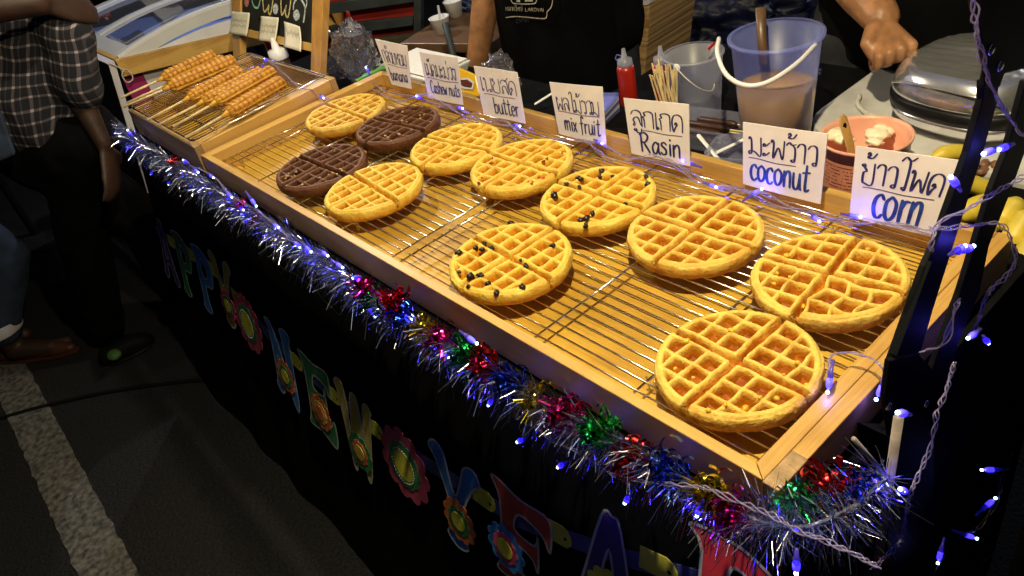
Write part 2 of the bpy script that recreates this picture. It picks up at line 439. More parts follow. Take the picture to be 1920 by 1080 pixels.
M['waffle_choc'] = waffle_mat('chocolate waffle', (0.155, 0.060, 0.024), (0.070, 0.023, 0.009), (0.036, 0.011, 0.005))
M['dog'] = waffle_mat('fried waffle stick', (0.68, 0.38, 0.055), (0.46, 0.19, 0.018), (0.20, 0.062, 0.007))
M['raisin'] = pm('raisin', (0.022, 0.010, 0.010), 0.35, var=0.3, scale=90)
M['cashew'] = pm('roasted cashew bit', (0.55, 0.33, 0.13), 0.5, var=0.15, scale=90)
M['candied'] = pm('red candied fruit', (0.55, 0.08, 0.03), 0.35, var=0.3, scale=60, sss=0.2)
M['corn'] = pm('corn kernel', (0.75, 0.48, 0.03), 0.35, var=0.1, scale=90, sss=0.2)

def asphalt(name, c1, c2, sc):
    m = pm(name, c1, 0.85, var=0.5, scale=sc, col2=c2, bump=0.8, bscale=110, dist=0.010, spec=0.3)
    return m
M['asphalt'] = asphalt('asphalt', (0.015, 0.0148, 0.0155), (0.005, 0.006, 0.007), 140)
M['stripe'] = pm('worn road paint', (0.15, 0.142, 0.128), 0.85, var=0.3, scale=60, col2=(0.035, 0.033, 0.032), bump=0.6, bscale=120, dist=0.006)

def plaid():
    m = bpy.data.materials.new('plaid cotton'); m.use_nodes = True
    nt = m.node_tree; N = nt.nodes; Lk = nt.links; b = N['Principled BSDF']
    tc = N.new('ShaderNodeTexCoord')
    nz = N.new('ShaderNodeTexNoise'); nz.inputs['Scale'].default_value = 5.0; nz.inputs['Detail'].default_value = 2; Lk.new(tc.outputs['Object'], nz.inputs['Vector'])
    sub = N.new('ShaderNodeVectorMath'); sub.operation = 'MULTIPLY_ADD'; sub.inputs[1].default_value = (0.05, 0.05, 0.05); Lk.new(nz.outputs['Color'], sub.inputs[0]); Lk.new(tc.outputs['Object'], sub.inputs[2])
    def stripe(vec, freq, wid, ph):
        d = N.new('ShaderNodeVectorMath'); d.operation = 'DOT_PRODUCT'; d.inputs[1].default_value = vec; Lk.new(sub.outputs[0], d.inputs[0])
        mm = N.new('ShaderNodeMath'); mm.operation = 'MULTIPLY_ADD'; mm.inputs[1].default_value = freq; mm.inputs[2].default_value = ph; Lk.new(d.outputs['Value'], mm.inputs[0])
        fr = N.new('ShaderNodeMath'); fr.operation = 'FRACT'; Lk.new(mm.outputs[0], fr.inputs[0])
        lt = N.new('ShaderNodeMath'); lt.operation = 'LESS_THAN'; lt.inputs[1].default_value = wid; Lk.new(fr.outputs[0], lt.inputs[0])
        return lt
    a = stripe((0.72, 0.62, -0.30), 33.0, 0.20, 0.0); c = stripe((0.28, 0.16, 0.95), 33.0, 0.20, 0.3)
    a2 = stripe((0.72, 0.62, -0.30), 33.0, 0.10, 0.5); 
    s1 = N.new('ShaderNodeMath'); s1.operation = 'ADD'; Lk.new(a.outputs[0], s1.inputs[0]); Lk.new(c.outputs[0], s1.inputs[1])
    s2 = N.new('ShaderNodeMath'); s2.operation = 'MULTIPLY_ADD'; s2.inputs[1].default_value = 0.4; Lk.new(a2.outputs[0], s2.inputs[0]); Lk.new(s1.outputs[0], s2.inputs[2])
    hf = N.new('ShaderNodeMath'); hf.operation = 'MULTIPLY'; hf.inputs[1].default_value = 0.5; Lk.new(s2.outputs[0], hf.inputs[0])
    cr = N.new('ShaderNodeValToRGB'); e = cr.color_ramp.elements
    e[0].color = (0.008, 0.009, 0.014, 1); e[1].color = (0.34, 0.31, 0.32, 1); x = e.new(0.5); x.color = (0.075, 0.062, 0.072, 1)
    Lk.new(hf.outputs[0], cr.inputs[0]); Lk.new(cr.outputs[0], b.inputs['Base Color']); b.inputs['Roughness'].default_value = 0.95
    return m
M['plaid'] = plaid()

# ================================================================== SETTING
g = MB()
g.grid(lambda u, v: Vector((-30+60*u, -30+60*v, 0)), 30, 30)
g.build('ground', M['asphalt'], kind='structure')
s = MB()
def stripe_pt(u, v):
    x = -7 + 10*u
    e = 0.006*noise.noise(Vector((x*22, v*3, 0))) + 0.003*noise.noise(Vector((x*70, v*3, 4)))
    return Vector((x, -0.705 + 0.118*v + e, 0.004))
s.grid(stripe_pt, 500, 2)
s.build('road_stripe', M['stripe'], kind='structure')
# dark slab behind the stalls closes the view
t = MB()
cbl = [onZ(u, 0.006) for u in [(-260, 850), (-120, 815), (0, 784), (80, 762), (170, 741), (250, 727), (330, 717), (400, 712), (470, 716)]]
t.tube(catmull(cbl, 8), 0.0065, 8)
tag(t.build('power_cable', M['blackrub'], smooth=True, loc=cbl[2]), 'thin black cable lying across the worn white road stripe', 'cable')

# ================================================================== LAMPS
for k, (x, y, z, w, c) in enumerate(LAMPS):
    L = thing('hanging_lamp', ['bare bulb hanging above the right end of the waffle tray', 'bare bulb hanging above the corn dog rack', 'bare bulb hanging above the ice cream cooler', 'unseen bulb added behind the vendors to light the canopy the irons reflect'][k], 'lamp', (x, y, z), 'lamps hanging under the canopy')
    MB().lathe([(0.012, 0.135), (0.020, 0.125), (0.020, 0.075), (0.016, 0.068)], (x, y, z), 20).build('lamp_socket', M['shade'], L, smooth=True)
    MB().tube([(x, y, z+0.13), (x, y, 2.62)], 0.004, 8).build('cord', M['blackrub'], L)
    MB().ball((x, y, z+0.045), 0.022, 12, 8).build('bulb', M['lampglow'], L, smooth=True)
    ld = bpy.data.lights.new('lamp_light', 'POINT'); ld.energy = w; ld.color = c; ld.shadow_soft_size = 0.016
    lo = bpy.data.objects.new('lamp_light', ld); COL.objects.link(lo); lo.parent = L; lo.location = (0, 0, 0.018)
sx, sy, sz, sw, sc_ = STREET_LAMP
ld = bpy.data.lights.new('street_lamp_light', 'POINT'); ld.energy = sw; ld.color = sc_; ld.shadow_soft_size = 0.15
SL = thing('street_lamp', 'street lamp on a grey pole behind the customers', 'street lamp', (sx, sy, 0))
MB().tube([(sx, sy+0.4, 0), (sx, sy+0.4, 4.4), (sx, sy, 4.45)], 0.05, 12).build('pole', M['darkslat'], SL, smooth=True)
MB().lathe([(0.06, 0.2), (0.2, 0.1), (0.2, 0.07)], (sx, sy, sz+0.05), 20).build('lamp_head', M['shade'], SL, smooth=True)
lo = bpy.data.objects.new('street_lamp_light', ld); COL.objects.link(lo); lo.parent = SL; lo.location = (0, 0, sz)

# ================================================================== STALL TABLE + CLOTH
XL, XR = -0.56, 1.455
YB = 0.70
T = thing('stall_table', 'long table under the waffle tray hidden by a black cloth', 'table', (0.3, 0.4, 0))
MB().box(((XL+XR)/2, (YB-0.0)/2+0.002, 0.7755), (XR-XL-0.01, YB-0.012, 0.025)).build('tabletop', M['brownwood'], T, bevel=0.003)
for x in (XL+0.08, XR-0.08):
    for y in (0.06, YB-0.08):
        MB().tube([(x, y, 0), (x, y, 0.762)], 0.018, 10).build('leg', M['black'], T, smooth=True)
P_CL = Vector((0, -0.012, 0.792)); D_CL = Vector((0, -0.188, -0.79)).normalized(); N_CL = Vector((1, 0, 0)).cross(D_CL); 
if N_CL.y > 0: N_CL = -N_CL
LEN_CL = 0.808
def clpt(x, s_, off=0.0):
    return Vector((x, P_CL.y, P_CL.z)) + D_CL*s_ + N_CL*off
def onCloth(u, off=0.003):
    return onP(u, P_CL + N_CL*off, N_CL)
c = MB()
def drape(u, v):
    x = XL + (XR-XL)*u; s_ = LEN_CL*v
    w = -0.004 - 0.006*v*(1+math.sin(x*17+math.sin(x*5)*2)) - 0.008*v*(1+noise.noise(Vector((x*6, v*2, 0))))
    return clpt(x, s_, w)
c.grid(drape, 160, 14)
cl = thing('tablecloth', 'black tablecloth hanging down the front of the stall', 'tablecloth', (0.3, 0.0, 0.79))
c.build('front_drape', M['cloth'], cl, smooth=True)
MB().grid(lambda u, v: Vector((XR + 0.002 + 0.008*v*(1+math.sin(u*25)), -0.012 + (YB+0.01)*u - 0.19*v*(1-u)**3, 0.790*(1-v)+0.002)), 40, 8).build('side_drape', M['cloth'], cl, smooth=True)
MB().box(((XL+XR)/2, YB/2-0.006, 0.7903), (XR-XL, YB+0.012, 0.0022)).build('top_sheet', M['cloth'], cl)
RT = thing('rear_table', 'low dark table behind the waffle tray carrying the frosted buckets', 'table', (0.78, 0.85, 0))
MB().box((0.775, 0.862, 0.778), (0.44, 0.30, 0.025)).build('tabletop', M['black'], RT, bevel=0.003)
for x in (0.59, 0.96):
    for y in (0.74, 0.98): MB().tube([(x, y, 0), (x, y, 0.764)], 0.014, 8).build('leg', M['black'], RT)

# ================================================================== WAFFLE TRAY
ZT, ZB = 0.850, 0.7945
tray = thing('waffle_tray', 'long pine tray holding eleven waffles on wire racks', 'tray', (0.72, 0.247, ZB))
def prism(poly, z0, z1):
    m = MB(); return m.poly([(p[0], p[1], z1) for p in poly], (0, 0, z0-z1))
WD = 0.494
prism([(0.026, 0.014), (1.406, 0.014), (1.406, 0.479), (0.026, 0.479)], ZB, 0.8035).build('base_board', M['board'], tray)
prism([(-0.004, 0), (1.4222, 0), (1.4058, 0.0138), (0.0255, 0.0138)], ZB, ZT).build('rail', M['pine_x'], tray, bevel=0.0012)
prism([(-0.004, 0.0004), (0.0252, 0.0142), (0.0252, 0.4792), (-0.004, WD)], ZB, ZT).build('rail', M['pine_y'], tray, bevel=0.0012)
prism([(-0.0036, WD), (0.0256, 0.4796), (1.4058, 0.4796), (1.4222, WD)], ZB, ZT).build('rail', M['pine_x'], tray, bevel=0.0012)
prism([(1.4228, 0.0004), (1.4228, WD), (1.4062, 0.4792), (1.4062, 0.0142)], ZB, ZT).build('rail', M['pine_y'], tray, bevel=0.0012)
prism([(1.4232, 0.047), (1.4405, 0.047), (1.4405, WD), (1.4232, WD)], ZB+0.004, ZT-0.0006).build('outer_strip', M['pine_y'], tray, bevel=0.001)
prism([(1.4232, -0.002), (1.4410, -0.002), (1.4410, 0.0465), (1.4232, 0.0465)], ZB+0.004, ZT-0.0002).build('end_block', M['endgrain'], tray, bevel=0.001)

# ------------------------------------------------------------------ wire racks in the tray
ZR = 0.8288
def rack(x0, x1, crosses, label):
    rk = thing('wire_rack', label, 'wire rack', ((x0+x1)/2, 0.247, 0.8035), 'wire racks lying in the waffle tray')
    w0 = MB().tube([(x0, 0.034, ZR), (x1, 0.034, ZR)], 0.00115, 6).build('wire', M['chrome'], rk, smooth=True)
    n = 27
    for k in range(1, n):
        c_ = dup(w0, (0, 0.0165*k, rnd.uniform(-0.0003, 0.0003)), rk)
        c_.rotation_euler.z = 0
    for x in crosses:
        MB().tube([(x, 0.031, ZR-0.0027), (x+rnd.uniform(-.002, .004), 0.466, ZR-0.0027)], 0.0018, 8).build('cross_wire', M['chrome'], rk, smooth=True)
    for x in (crosses[1], crosses[-2]):
        for y in (0.06, 0.44):
            MB().tube(catmull([(x-0.006, y, ZR-0.0035), (x-0.004, y, 0.808), (x, y, 0.8048), (x+0.004, y, 0.808), (x+0.006, y, ZR-0.0035)], 4), 0.0012, 6).build('foot', M['chrome'], rk, smooth=True)
rack(0.024, 0.724, [0.026, 0.062, 0.212, 0.391, 0.559, 0.722], 'chrome wire rack in the left half of the tray under the chocolate waffles')
rack(0.744, 1.4035, [0.746, 0.905, 1.063, 1.232, 1.396], 'chrome wire rack in the right half of the tray under the corn waffles')

# ------------------------------------------------------------------ waffles
WR = 0.0905
def sst(a, b, x):
    t = min(1.0, max(0.0, (x-a)/(b-a))); return t*t*(3-2*t)
TH = 0.0253
def whgt(x, y, seed):
    """height of waffle top above its underside; also how deep in a pocket (0..1)"""
    wob = Vector((x*60, y*60, seed*3.1))
    x2 = x + 0.0017*noise.noise(wob); y2 = y + 0.0017*noise.noise(wob + Vector((9, 5, 2)))
    u, v = abs(x2), abs(y2)
    r = math.hypot(x, y)
    ch = 0.0046
    edge = ch + 0.0028
    p = 0.0262
    wid = 0.0014
    wid *= 1 + 0.55*noise.noise(Vector((x*48, y*48, seed*2.3+7)))
    def rid(c_):
        f = (c_ - edge) % p
        d = min(f, p - f) if c_ > edge - p*0.5 else abs(c_ - edge)
        return 1 - sst(wid, wid + 0.0040, d)
    if 60 < seed < 70 and x > 0 and y < 0:   # the corn waffle's warped quarter
        u += 0.0030*math.sin(v*120+1); v += 0.0032*math.sin(u*95)
    rim = sst(WR-0.0118, WR-0.0076, r)
    k = max(rid(u), rid(v), rim)
    sag = 0.75 + 0.25*sst(-0.3, 0.3, noise.noise(Vector((x*35, y*35, seed*1.7+3))))
    dep = (1-k)*0.0172*sag
    top = TH + 0.0016*noise.noise(Vector((x*34, y*34, seed))) + 0.0006*noise.noise(Vector((x*160, y*160, seed)))
    z = top - dep
    hc = sst(ch*0.25, ch+0.0012, min(u, v))
    zch = TH - 0.0140 + 0.0008*noise.noise(Vector((x*90, y*90, seed+5)))
    z = zch + (z - zch)*hc if z > zch else z
    z -= 0.0030*sst(WR-0.0050, WR, r)**2
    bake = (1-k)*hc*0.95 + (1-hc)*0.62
    return z, bake

def square_to_disc(a, b):
    return a*math.sqrt(max(0, 1-b*b/2)), b*math.sqrt(max(0, 1-a*a/2))

def waffle(cx, cy, ang, mat, label, seed, group='round waffles cooling on the racks'):
    base = Vector((cx, cy, 0.8303))
    wf = thing('waffle', label, 'waffle', base, group)
    ca, sa = math.cos(math.radians(ang)), math.sin(math.radians(ang))
    tilt = Matrix.Rotation(rnd.uniform(-0.008, 0.008), 3, 'X') @ Matrix.Rotation(rnd.uniform(-0.008, 0.008), 3, 'Y')
    oval = 1 + rnd.uniform(-0.022, 0.022); wsz = rnd.uniform(0.985, 1.015)
    def W(x, y, z):
        p = tilt @ Vector((x*oval*wsz, y/oval*wsz, z))
        return base + Vector((p.x*ca - p.y*sa, p.x*sa + p.y*ca, p.z))
    Nn = 66
    for q, (sxx, syy) in enumerate(((1, 1), (-1, 1), (-1, -1), (1, -1))):
        m = MB(); vv = []; bk = []; idx = {}
        for j in range(Nn+1):
            for i in range(Nn+1):
                a, b = i/Nn, j/Nn
                dx, dy = square_to_disc(a, b)
                x, y = dx*WR*sxx, dy*WR*syy
                z, k = whgt(x, y, seed)
                idx[(i, j)] = len(vv); vv.append(W(x, y, z)); bk.append(k)
        ff = []
        for j in range(Nn):
            for i in range(Nn):
                f = (idx[(i, j)], idx[(i+1, j)], idx[(i+1, j+1)], idx[(i, j+1)])
                ff.append(f if sxx*syy > 0 else f[::-1])
        # rounded side wall
        rimi = [(Nn, j) for j in range(Nn+1)] + [(i, Nn) for i in range(Nn-1, -1, -1)]
        prev = [idx[e] for e in rimi]
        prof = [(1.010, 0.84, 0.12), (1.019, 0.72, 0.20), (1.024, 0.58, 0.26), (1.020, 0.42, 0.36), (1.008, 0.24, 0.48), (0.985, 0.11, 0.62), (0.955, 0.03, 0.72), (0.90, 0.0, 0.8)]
        for (rs, zs, bb) in prof:
            cur = []
            for e in rimi:
                dx, dy = square_to_disc(e[0]/Nn, e[1]/Nn)
                nn = Vector((dx*sxx, dy*syy, 0))
                wv = 1 + 0.010*noise.noise(Vector((nn.x*4, nn.y*4, seed))) + 0.009*noise.noise(Vector((nn.x*13, nn.y*13, seed+zs*3))) + 0.006*noise.noise(Vector((nn.x*34, nn.y*34, seed+zs*8)))
                notch = 1 - 0.05*max(0, 1-min(dx, dy)/0.07)*min(1, zs*1.4)
                zz = zs*TH*(1 - 0.0*max(0, 1-min(dx, dy)/0.07))
                cur.append(len(vv)); vv.append(W(nn.x*WR*rs*wv*notch, nn.y*WR*rs*wv*notch, zz + 0.0008*noise.noise(Vector((nn.x*9, nn.y*9, zs*5+seed)))*(zs > 0)))
                bk.append(bb)
            for i in range(len(cur)-1):
                f = (prev[i], cur[i], cur[i+1], prev[i+1])
                ff.append(f if sxx*syy > 0 else f[::-1])
            prev = cur
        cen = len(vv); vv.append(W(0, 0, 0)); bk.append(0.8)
        for i in range(len(prev)-1):
            f = (prev[i], cen, prev[i+1]); ff.append(f if sxx*syy > 0 else f[::-1])
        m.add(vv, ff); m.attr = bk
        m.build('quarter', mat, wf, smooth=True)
    def surf(px, lift=0.0):
        p = onZ(px, 0.8303 + TH)
        for _ in range(2):
            lx = (p.x-cx)*ca + (p.y-cy)*sa; ly = -(p.x-cx)*sa + (p.y-cy)*ca
            if math.hypot(lx, ly) > WR*0.99: break
            z, _k = whgt(lx, ly, seed)
            p = onZ(px, 0.8303 + z)
        return p + Vector((0, 0, lift))
    return wf, surf

def crp(off, s_):
    return lambda x, y: (off[0] + x*s_, off[1] + y*s_)
c4 = crp((480, 150), .2778); c3 = crp((800, 280), .2963); c1 = crp((1160, 340), .3148); c2 = crp((1160, 540), .3704)
def bits(wf, surf, pts, name, mat, rr, el=(1, 1, 1), sub=None):
    for k, px in enumerate(pts):
        p = surf(px)
        r_ = rr*rnd.uniform(0.75, 1.3)
        m = MB(); m.ball(p + Vector((0, 0, r_*0.05)), r_, 7, 5, sc=(el[0]*rnd.uniform(.8, 1.3), el[1]*rnd.uniform(.7, 1.1), el[2]*rnd.uniform(.6, .9)), rot=Matrix.Rotation(rnd.uniform(0, 3.1), 3, 'Z'), jit=(0.30 if name == 'raisin' else 0.16), seed=rnd.randint(0, 9999))
        m.build(name, mat, wf, smooth=True)
WL_ = [
 (0.144, 0.297, 0, 'waffle', 'plain golden waffle in the far left corner of the tray behind the chocolate ones'),
 (0.335, 0.313, 5, 'waffle_choc', 'chocolate waffle with nut crumbs beside the cashew nuts sign side of the tray'),
 (0.345, 0.119, 2, 'waffle_choc', 'chocolate waffle with nut crumbs near the front rail at the left end'),
 (0.539, 0.314, 6.5, 'waffle_yellow', 'plain pale yellow waffle in the back row in front of the butter sign'),
 (0.529, 0.126, -5, 'waffle_yellow', 'plain pale yellow waffle in the front row next to a chocolate waffle'),
 (0.720, 0.322, 2, 'waffle_yellow', 'waffle speckled with red candied fruit bits'),
 (0.917, 0.309, 2, 'waffle_yellow', 'raisin waffle in the back row touching the candied fruit waffle'),
 (0.925, 0.114, -3, 'waffle_yellow', 'raisin waffle alone in the middle of the front row'),
 (1.107, 0.306, 2.5, 'waffle', 'golden waffle without topping in front of the coconut sign'),
 (1.307, 0.309, 6, 'waffle', 'corn waffle in front of the corn sign with one warped quarter'),
 (1.310, 0.118, -1, 'waffle', 'largest looking corn waffle at the near right corner of the tray'),
]
WF = []
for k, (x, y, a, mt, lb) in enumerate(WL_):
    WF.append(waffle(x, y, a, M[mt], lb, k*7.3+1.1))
q = rnd
def near(pts, n, sp):
    out = list(pts)
    for _ in range(n):
        b_ = q.choice(pts); out.append((b_[0]+q.uniform(-sp, sp), b_[1]+q.uniform(-sp, sp)*0.6))
    return out
bits(*WF[1], near([c4(*p) for p in [(1075,175),(990,215),(1135,235),(1125,295),(1165,260),(985,275),(965,365),(890,390),(840,370),(780,390),(810,290),(740,370),(1110,260)]], 14, 10), 'cashew_bit', M['cashew'], 0.0024)
bits(*WF[2], near([c4(*p) for p in [(465,445),(460,465),(545,470),(635,465),(620,495),(500,490),(260,560),(240,635),(215,650),(260,650),(340,625),(430,660),(490,640),(525,630),(330,690),(205,715),(575,605)]], 16, 9), 'cashew_bit', M['cashew'], 0.0024)
bits(*WF[5], near([c3(*p) for p in [(430,70),(740,75),(720,10),(345,180),(570,190),(710,175),(640,205),(590,120),(490,80),(780,150),(860,20),(330,215)]], 16, 9), 'fruit_bit', M['candied'], 0.0030)
bits(*WF[6], [c3(*p) for p in [(968,185),(1010,180),(1110,135),(1095,172),(855,210),(825,230),(885,222),(915,228),(965,240),(1000,245),(810,290),(835,435),(940,430),(1010,470),(1005,490),(1050,405),(975,450),(1280,190),(1175,170),(1390,175),(1400,220),(1260,345),(1320,360),(1130,285),(810,375),(1015,435)]], 'raisin', M['raisin'], 0.0049)
bits(*WF[7], [c3(*p) for p in [(310,625),(365,600),(410,625),(350,635),(300,640),(205,655),(205,775),(200,790),(280,805),(340,800),(265,870),(440,905),(605,872),(390,850),(380,880),(685,690),(600,700),(690,750),(665,645),(630,740),(760,595),(795,610),(535,470),(610,525),(770,510)]], 'raisin', M['raisin'], 0.0049)
bits(*WF[9], [c1(*p) for p in [(1000,445),(1275,580),(1485,405),(945,550),(1475,650),(1100,745),(1020,570),(1215,465),(925,610)]], 'corn_kernel', M['corn'], 0.0034)
bits(*WF[10], [c2(*p) for p in [(570,215),(345,270),(285,410),(540,590),(715,555),(905,380),(800,560),(375,455),(455,620),(640,610),(835,440),(950,490)]], 'corn_kernel', M['corn'], 0.0034)

# ================================================================== PRICE SIGNS (hand lettered)
G = {  # glyph strokes, body height 1; (advance, strokes)
 'ก': (.62, [[(.06,0),(.05,.5),(.0,.66),(.12,.74),(.06,.9),(.25,1),(.45,.97),(.54,.8),(.54,0)]]),
 'ล': (.66, [[(.0,.72),(.12,.93),(.32,1),(.52,.88),(.57,.6),(.57,0)],[(.2,.1),(.12,.02),(.08,.12),(.17,.18),(.1,.35),(.16,.5),(.3,.58),(.42,.48),(.48,.2),(.56,.04)]]),
 'ว': (.50, [[(.03,.78),(.15,.96),(.32,.98),(.42,.8),(.43,.12),(.36,0),(.27,.06),(.33,.15),(.42,.12)]]),
 'า': (.46, [[(.03,.78),(.14,.97),(.3,.98),(.38,.8),(.38,0)]]),
 'ย': (.66, [[(.16,.84),(.1,.97),(.02,.86),(.12,.78),(.22,.64),(.06,.5),(.04,.14),(.18,0),(.45,0),(.56,.14),(.56,1)]]),
 'ห': (.70, [[(.12,.88),(.03,.96),(.0,.84),(.11,.84),(.12,0)],[(.12,.42),(.34,.62),(.5,.94),(.6,.98),(.6,.86),(.46,.76),(.42,.58),(.56,.4),(.58,0)]]),
 'อ': (.62, [[(.14,.52),(.05,.58),(.04,.44),(.14,.48),(.05,.25),(.12,.02),(.42,0),(.54,.2),(.54,.78),(.4,.98),(.18,.97),(.05,.8)]]),
 'ม': (.68, [[(.12,.88),(.03,.96),(.0,.84),(.11,.84),(.13,.16),(.06,.02),(-.01,.1),(.08,.2),(.3,.16),(.58,.0),(.58,1)]]),
 'เ': (.28, [[(.08,1),(.08,.12),(.14,0),(.2,.08),(.1,.14)]]),
 '็': (0, [[(-.3,1.2),(-.45,1.2),(-.42,1.36),(-.28,1.34),(-.3,1.24),(-.18,1.22),(-.1,1.42),(-.02,1.46)]]),
 'ด': (.64, [[(.3,.46),(.22,.54),(.18,.42),(.3,.42),(.2,.25),(.1,.0),(.03,.5),(.1,.86),(.28,1),(.48,.92),(.56,.65),(.56,0)]]),
 'ค': (.64, [[(.3,.44),(.22,.52),(.2,.4),(.32,.42),(.12,.0),(.03,.5),(.1,.86),(.28,1),(.48,.92),(.56,.65),(.56,0)]]),
 'ะ': (.40, [[(.14,.66),(.04,.72),(.02,.6),(.14,.62),(.32,.82)],[(.14,.14),(.04,.2),(.02,.08),(.14,.1),(.32,.3)]]),
 '่': (0, [[(-.2,1.5),(-.2,1.2)]]),
 'ง': (.46, [[(.16,.88),(.08,.96),(.05,.84),(.18,.84),(.34,.9),(.36,.3),(.3,.0),(.08,.34)]]),
 'น': (.66, [[(.12,.88),(.03,.96),(.0,.84),(.11,.84),(.12,.02),(.3,.16),(.46,.18),(.38,.02),(.5,.04),(.56,.2),(.56,1)]]),
 'ส': (.66, [[(.0,.72),(.12,.93),(.32,1),(.52,.88),(.57,.6),(.57,0)],[(.2,.1),(.12,.02),(.08,.12),(.17,.18),(.1,.35),(.16,.5),(.3,.58),(.42,.48),(.48,.2),(.56,.04)],[(.4,.9),(.7,1.2)]]),
 'ผ': (.66, [[(.16,.8),(.08,.9),(.02,.98),(.0,.86),(.05,.0),(.3,.5),(.54,0),(.57,1)]]),
 'พ': (.68, [[(.12,.88),(.03,.97),(.0,.84),(.11,.84),(.1,0),(.33,.6),(.54,0),(.6,1)]]),
 'ไ': (.46, [[(.0,1.32),(.12,1.52),(.26,1.42),(.28,1.2),(.3,.1),(.38,.0),(.42,.1),(.3,.13)]]),
 'ร': (.48, [[(.0,.82),(.12,.98),(.26,.88),(.44,.94)],[(.28,.9),(.4,.66),(.4,.1),(.32,0),(.24,.08),(.36,.13)]]),
 'ู': (0, [[(-.52,-.12),(-.6,-.22),(-.5,-.28),(-.46,-.16),(-.42,-.36),(-.22,-.36),(-.16,-.1)]]),
 '้': (0, [[(-.42,1.36),(-.36,1.46),(-.3,1.36),(-.4,1.24),(-.2,1.22),(-.04,1.46)]]),
 'ข': (.60, [[(.16,.82),(.08,.92),(.0,.86),(.12,.76),(.2,.6),(.08,.5),(.07,.1),(.16,0),(.5,0),(.52,1)]]),
 'โ': (.50, [[(.0,1.3),(.16,1.5),(.36,1.36),(.56,1.54)],[(.2,1.46),(.34,1.25),(.34,.1),(.27,0),(.2,.08),(.32,.14)]]),
 'ใ': (.46, [[(.1,1.25),(.0,1.35),(.1,1.52),(.24,1.42),(.28,1.2),(.3,.1),(.38,.0),(.42,.1),(.3,.13)]]),
 'ญ': (.80, [[(.06,0),(.05,.5),(.0,.66),(.12,.74),(.06,.9),(.25,1),(.42,.9),(.44,.1),(.55,0),(.72,.1),(.72,1)]]),
 'ภ': (.62, [[(.12,.0),(.02,.06),(.06,.14),(.1,.5),(.0,.66),(.12,.74),(.06,.9),(.25,1),(.45,.97),(.54,.8),(.54,0)]]),
 'ต': (.64, [[(.3,.44),(.22,.52),(.2,.4),(.32,.42),(.12,.0),(.03,.5),(.1,.86),(.28,.94),(.36,.86),(.44,.96),(.54,.7),(.56,0)]]),
 'แ': (.44, [[(.08,1),(.08,.12),(.14,0),(.2,.08),(.1,.14)],[(.28,1),(.28,.12),(.34,0),(.4,.08),(.3,.14)]]),
 'b': (.52, [[(.08,1),(.07,.0)],[(.08,.36),(.26,.58),(.42,.42),(.36,.08),(.2,0),(.08,.12)]]),
 'a': (.54, [[(.4,.48),(.24,.6),(.06,.36),(.1,.06),(.26,.04),(.4,.4),(.42,.58)],[(.41,.5),(.4,.12),(.5,.0)]]),
 'n': (.52, [[(.07,.6),(.07,0)],[(.08,.36),(.22,.6),(.38,.52),(.4,0)]]),
 'C': (.62, [[(.52,.82),(.4,1),(.16,.92),(.04,.5),(.16,.08),(.4,0),(.54,.16)]]),
 'c': (.46, [[(.4,.5),(.28,.62),(.1,.52),(.04,.28),(.12,.05),(.28,0),(.4,.1)]]),
 's': (.44, [[(.36,.52),(.2,.62),(.06,.48),(.3,.26),(.3,.06),(.14,0),(.02,.1)]]),
 'h': (.52, [[(.07,1),(.07,0)],[(.08,.36),(.22,.6),(.38,.52),(.4,0)]]),
 'r': (.40, [[(.07,.6),(.08,0)],[(.08,.36),(.18,.56),(.34,.58)]]),
 'e': (.46, [[(.06,.3),(.38,.38),(.3,.6),(.1,.54),(.05,.2),(.18,0),(.4,.1)]]),
 'w': (.64, [[(.04,.6),(.14,.02),(.28,.46),(.4,.02),(.54,.62)]]),
 'u': (.54, [[(.06,.6),(.06,.14),(.18,0),(.34,.1),(.4,.58)],[(.4,.6),(.42,.1),(.5,0)]]),
 't': (.44, [[(.22,.95),(.18,.14),(.26,0),(.4,.08)],[(.02,.66),(.4,.7)]]),
 'm': (.74, [[(.06,.6),(.05,0)],[(.07,.4),(.2,.62),(.3,.5),(.3,.0)],[(.31,.4),(.46,.62),(.58,.5),(.6,0)]]),
 'i': (.24, [[(.1,.58),(.1,0)],[(.1,.82),(.13,.76)]]),
 'x': (.46, [[(.04,.6),(.38,0)],[(.38,.6),(.04,0)]]),
 'f': (.46, [[(.42,.9),(.3,1),(.18,.86),(.17,-.12)],[(.0,.56),(.36,.6)]]),
 'R': (.68, [[(.1,1),(.1,0)],[(.02,.9),(.3,1.02),(.5,.84),(.36,.56),(.12,.5)],[(.24,.5),(.56,.0)]]),
 'o': (.52, [[(.24,.62),(.06,.46),(.06,.14),(.22,0),(.4,.14),(.42,.46),(.24,.62)]]),
 'L': (.5, [[(.06,1),(.06,0),(.44,0)]]), 'A': (.6, [[(.02,0),(.28,1),(.54,0)],[(.12,.36),(.44,.36)]]), 'D': (.6, [[(.06,0),(.06,1),(.36,.9),(.5,.5),(.36,.08),(.06,0)]]),
 'Y': (.56, [[(.02,1),(.26,.5),(.5,1)],[(.26,.5),(.26,0)]]), 'I': (.24, [[(.1,1),(.1,0)]]), ' ': (.30, []),
}
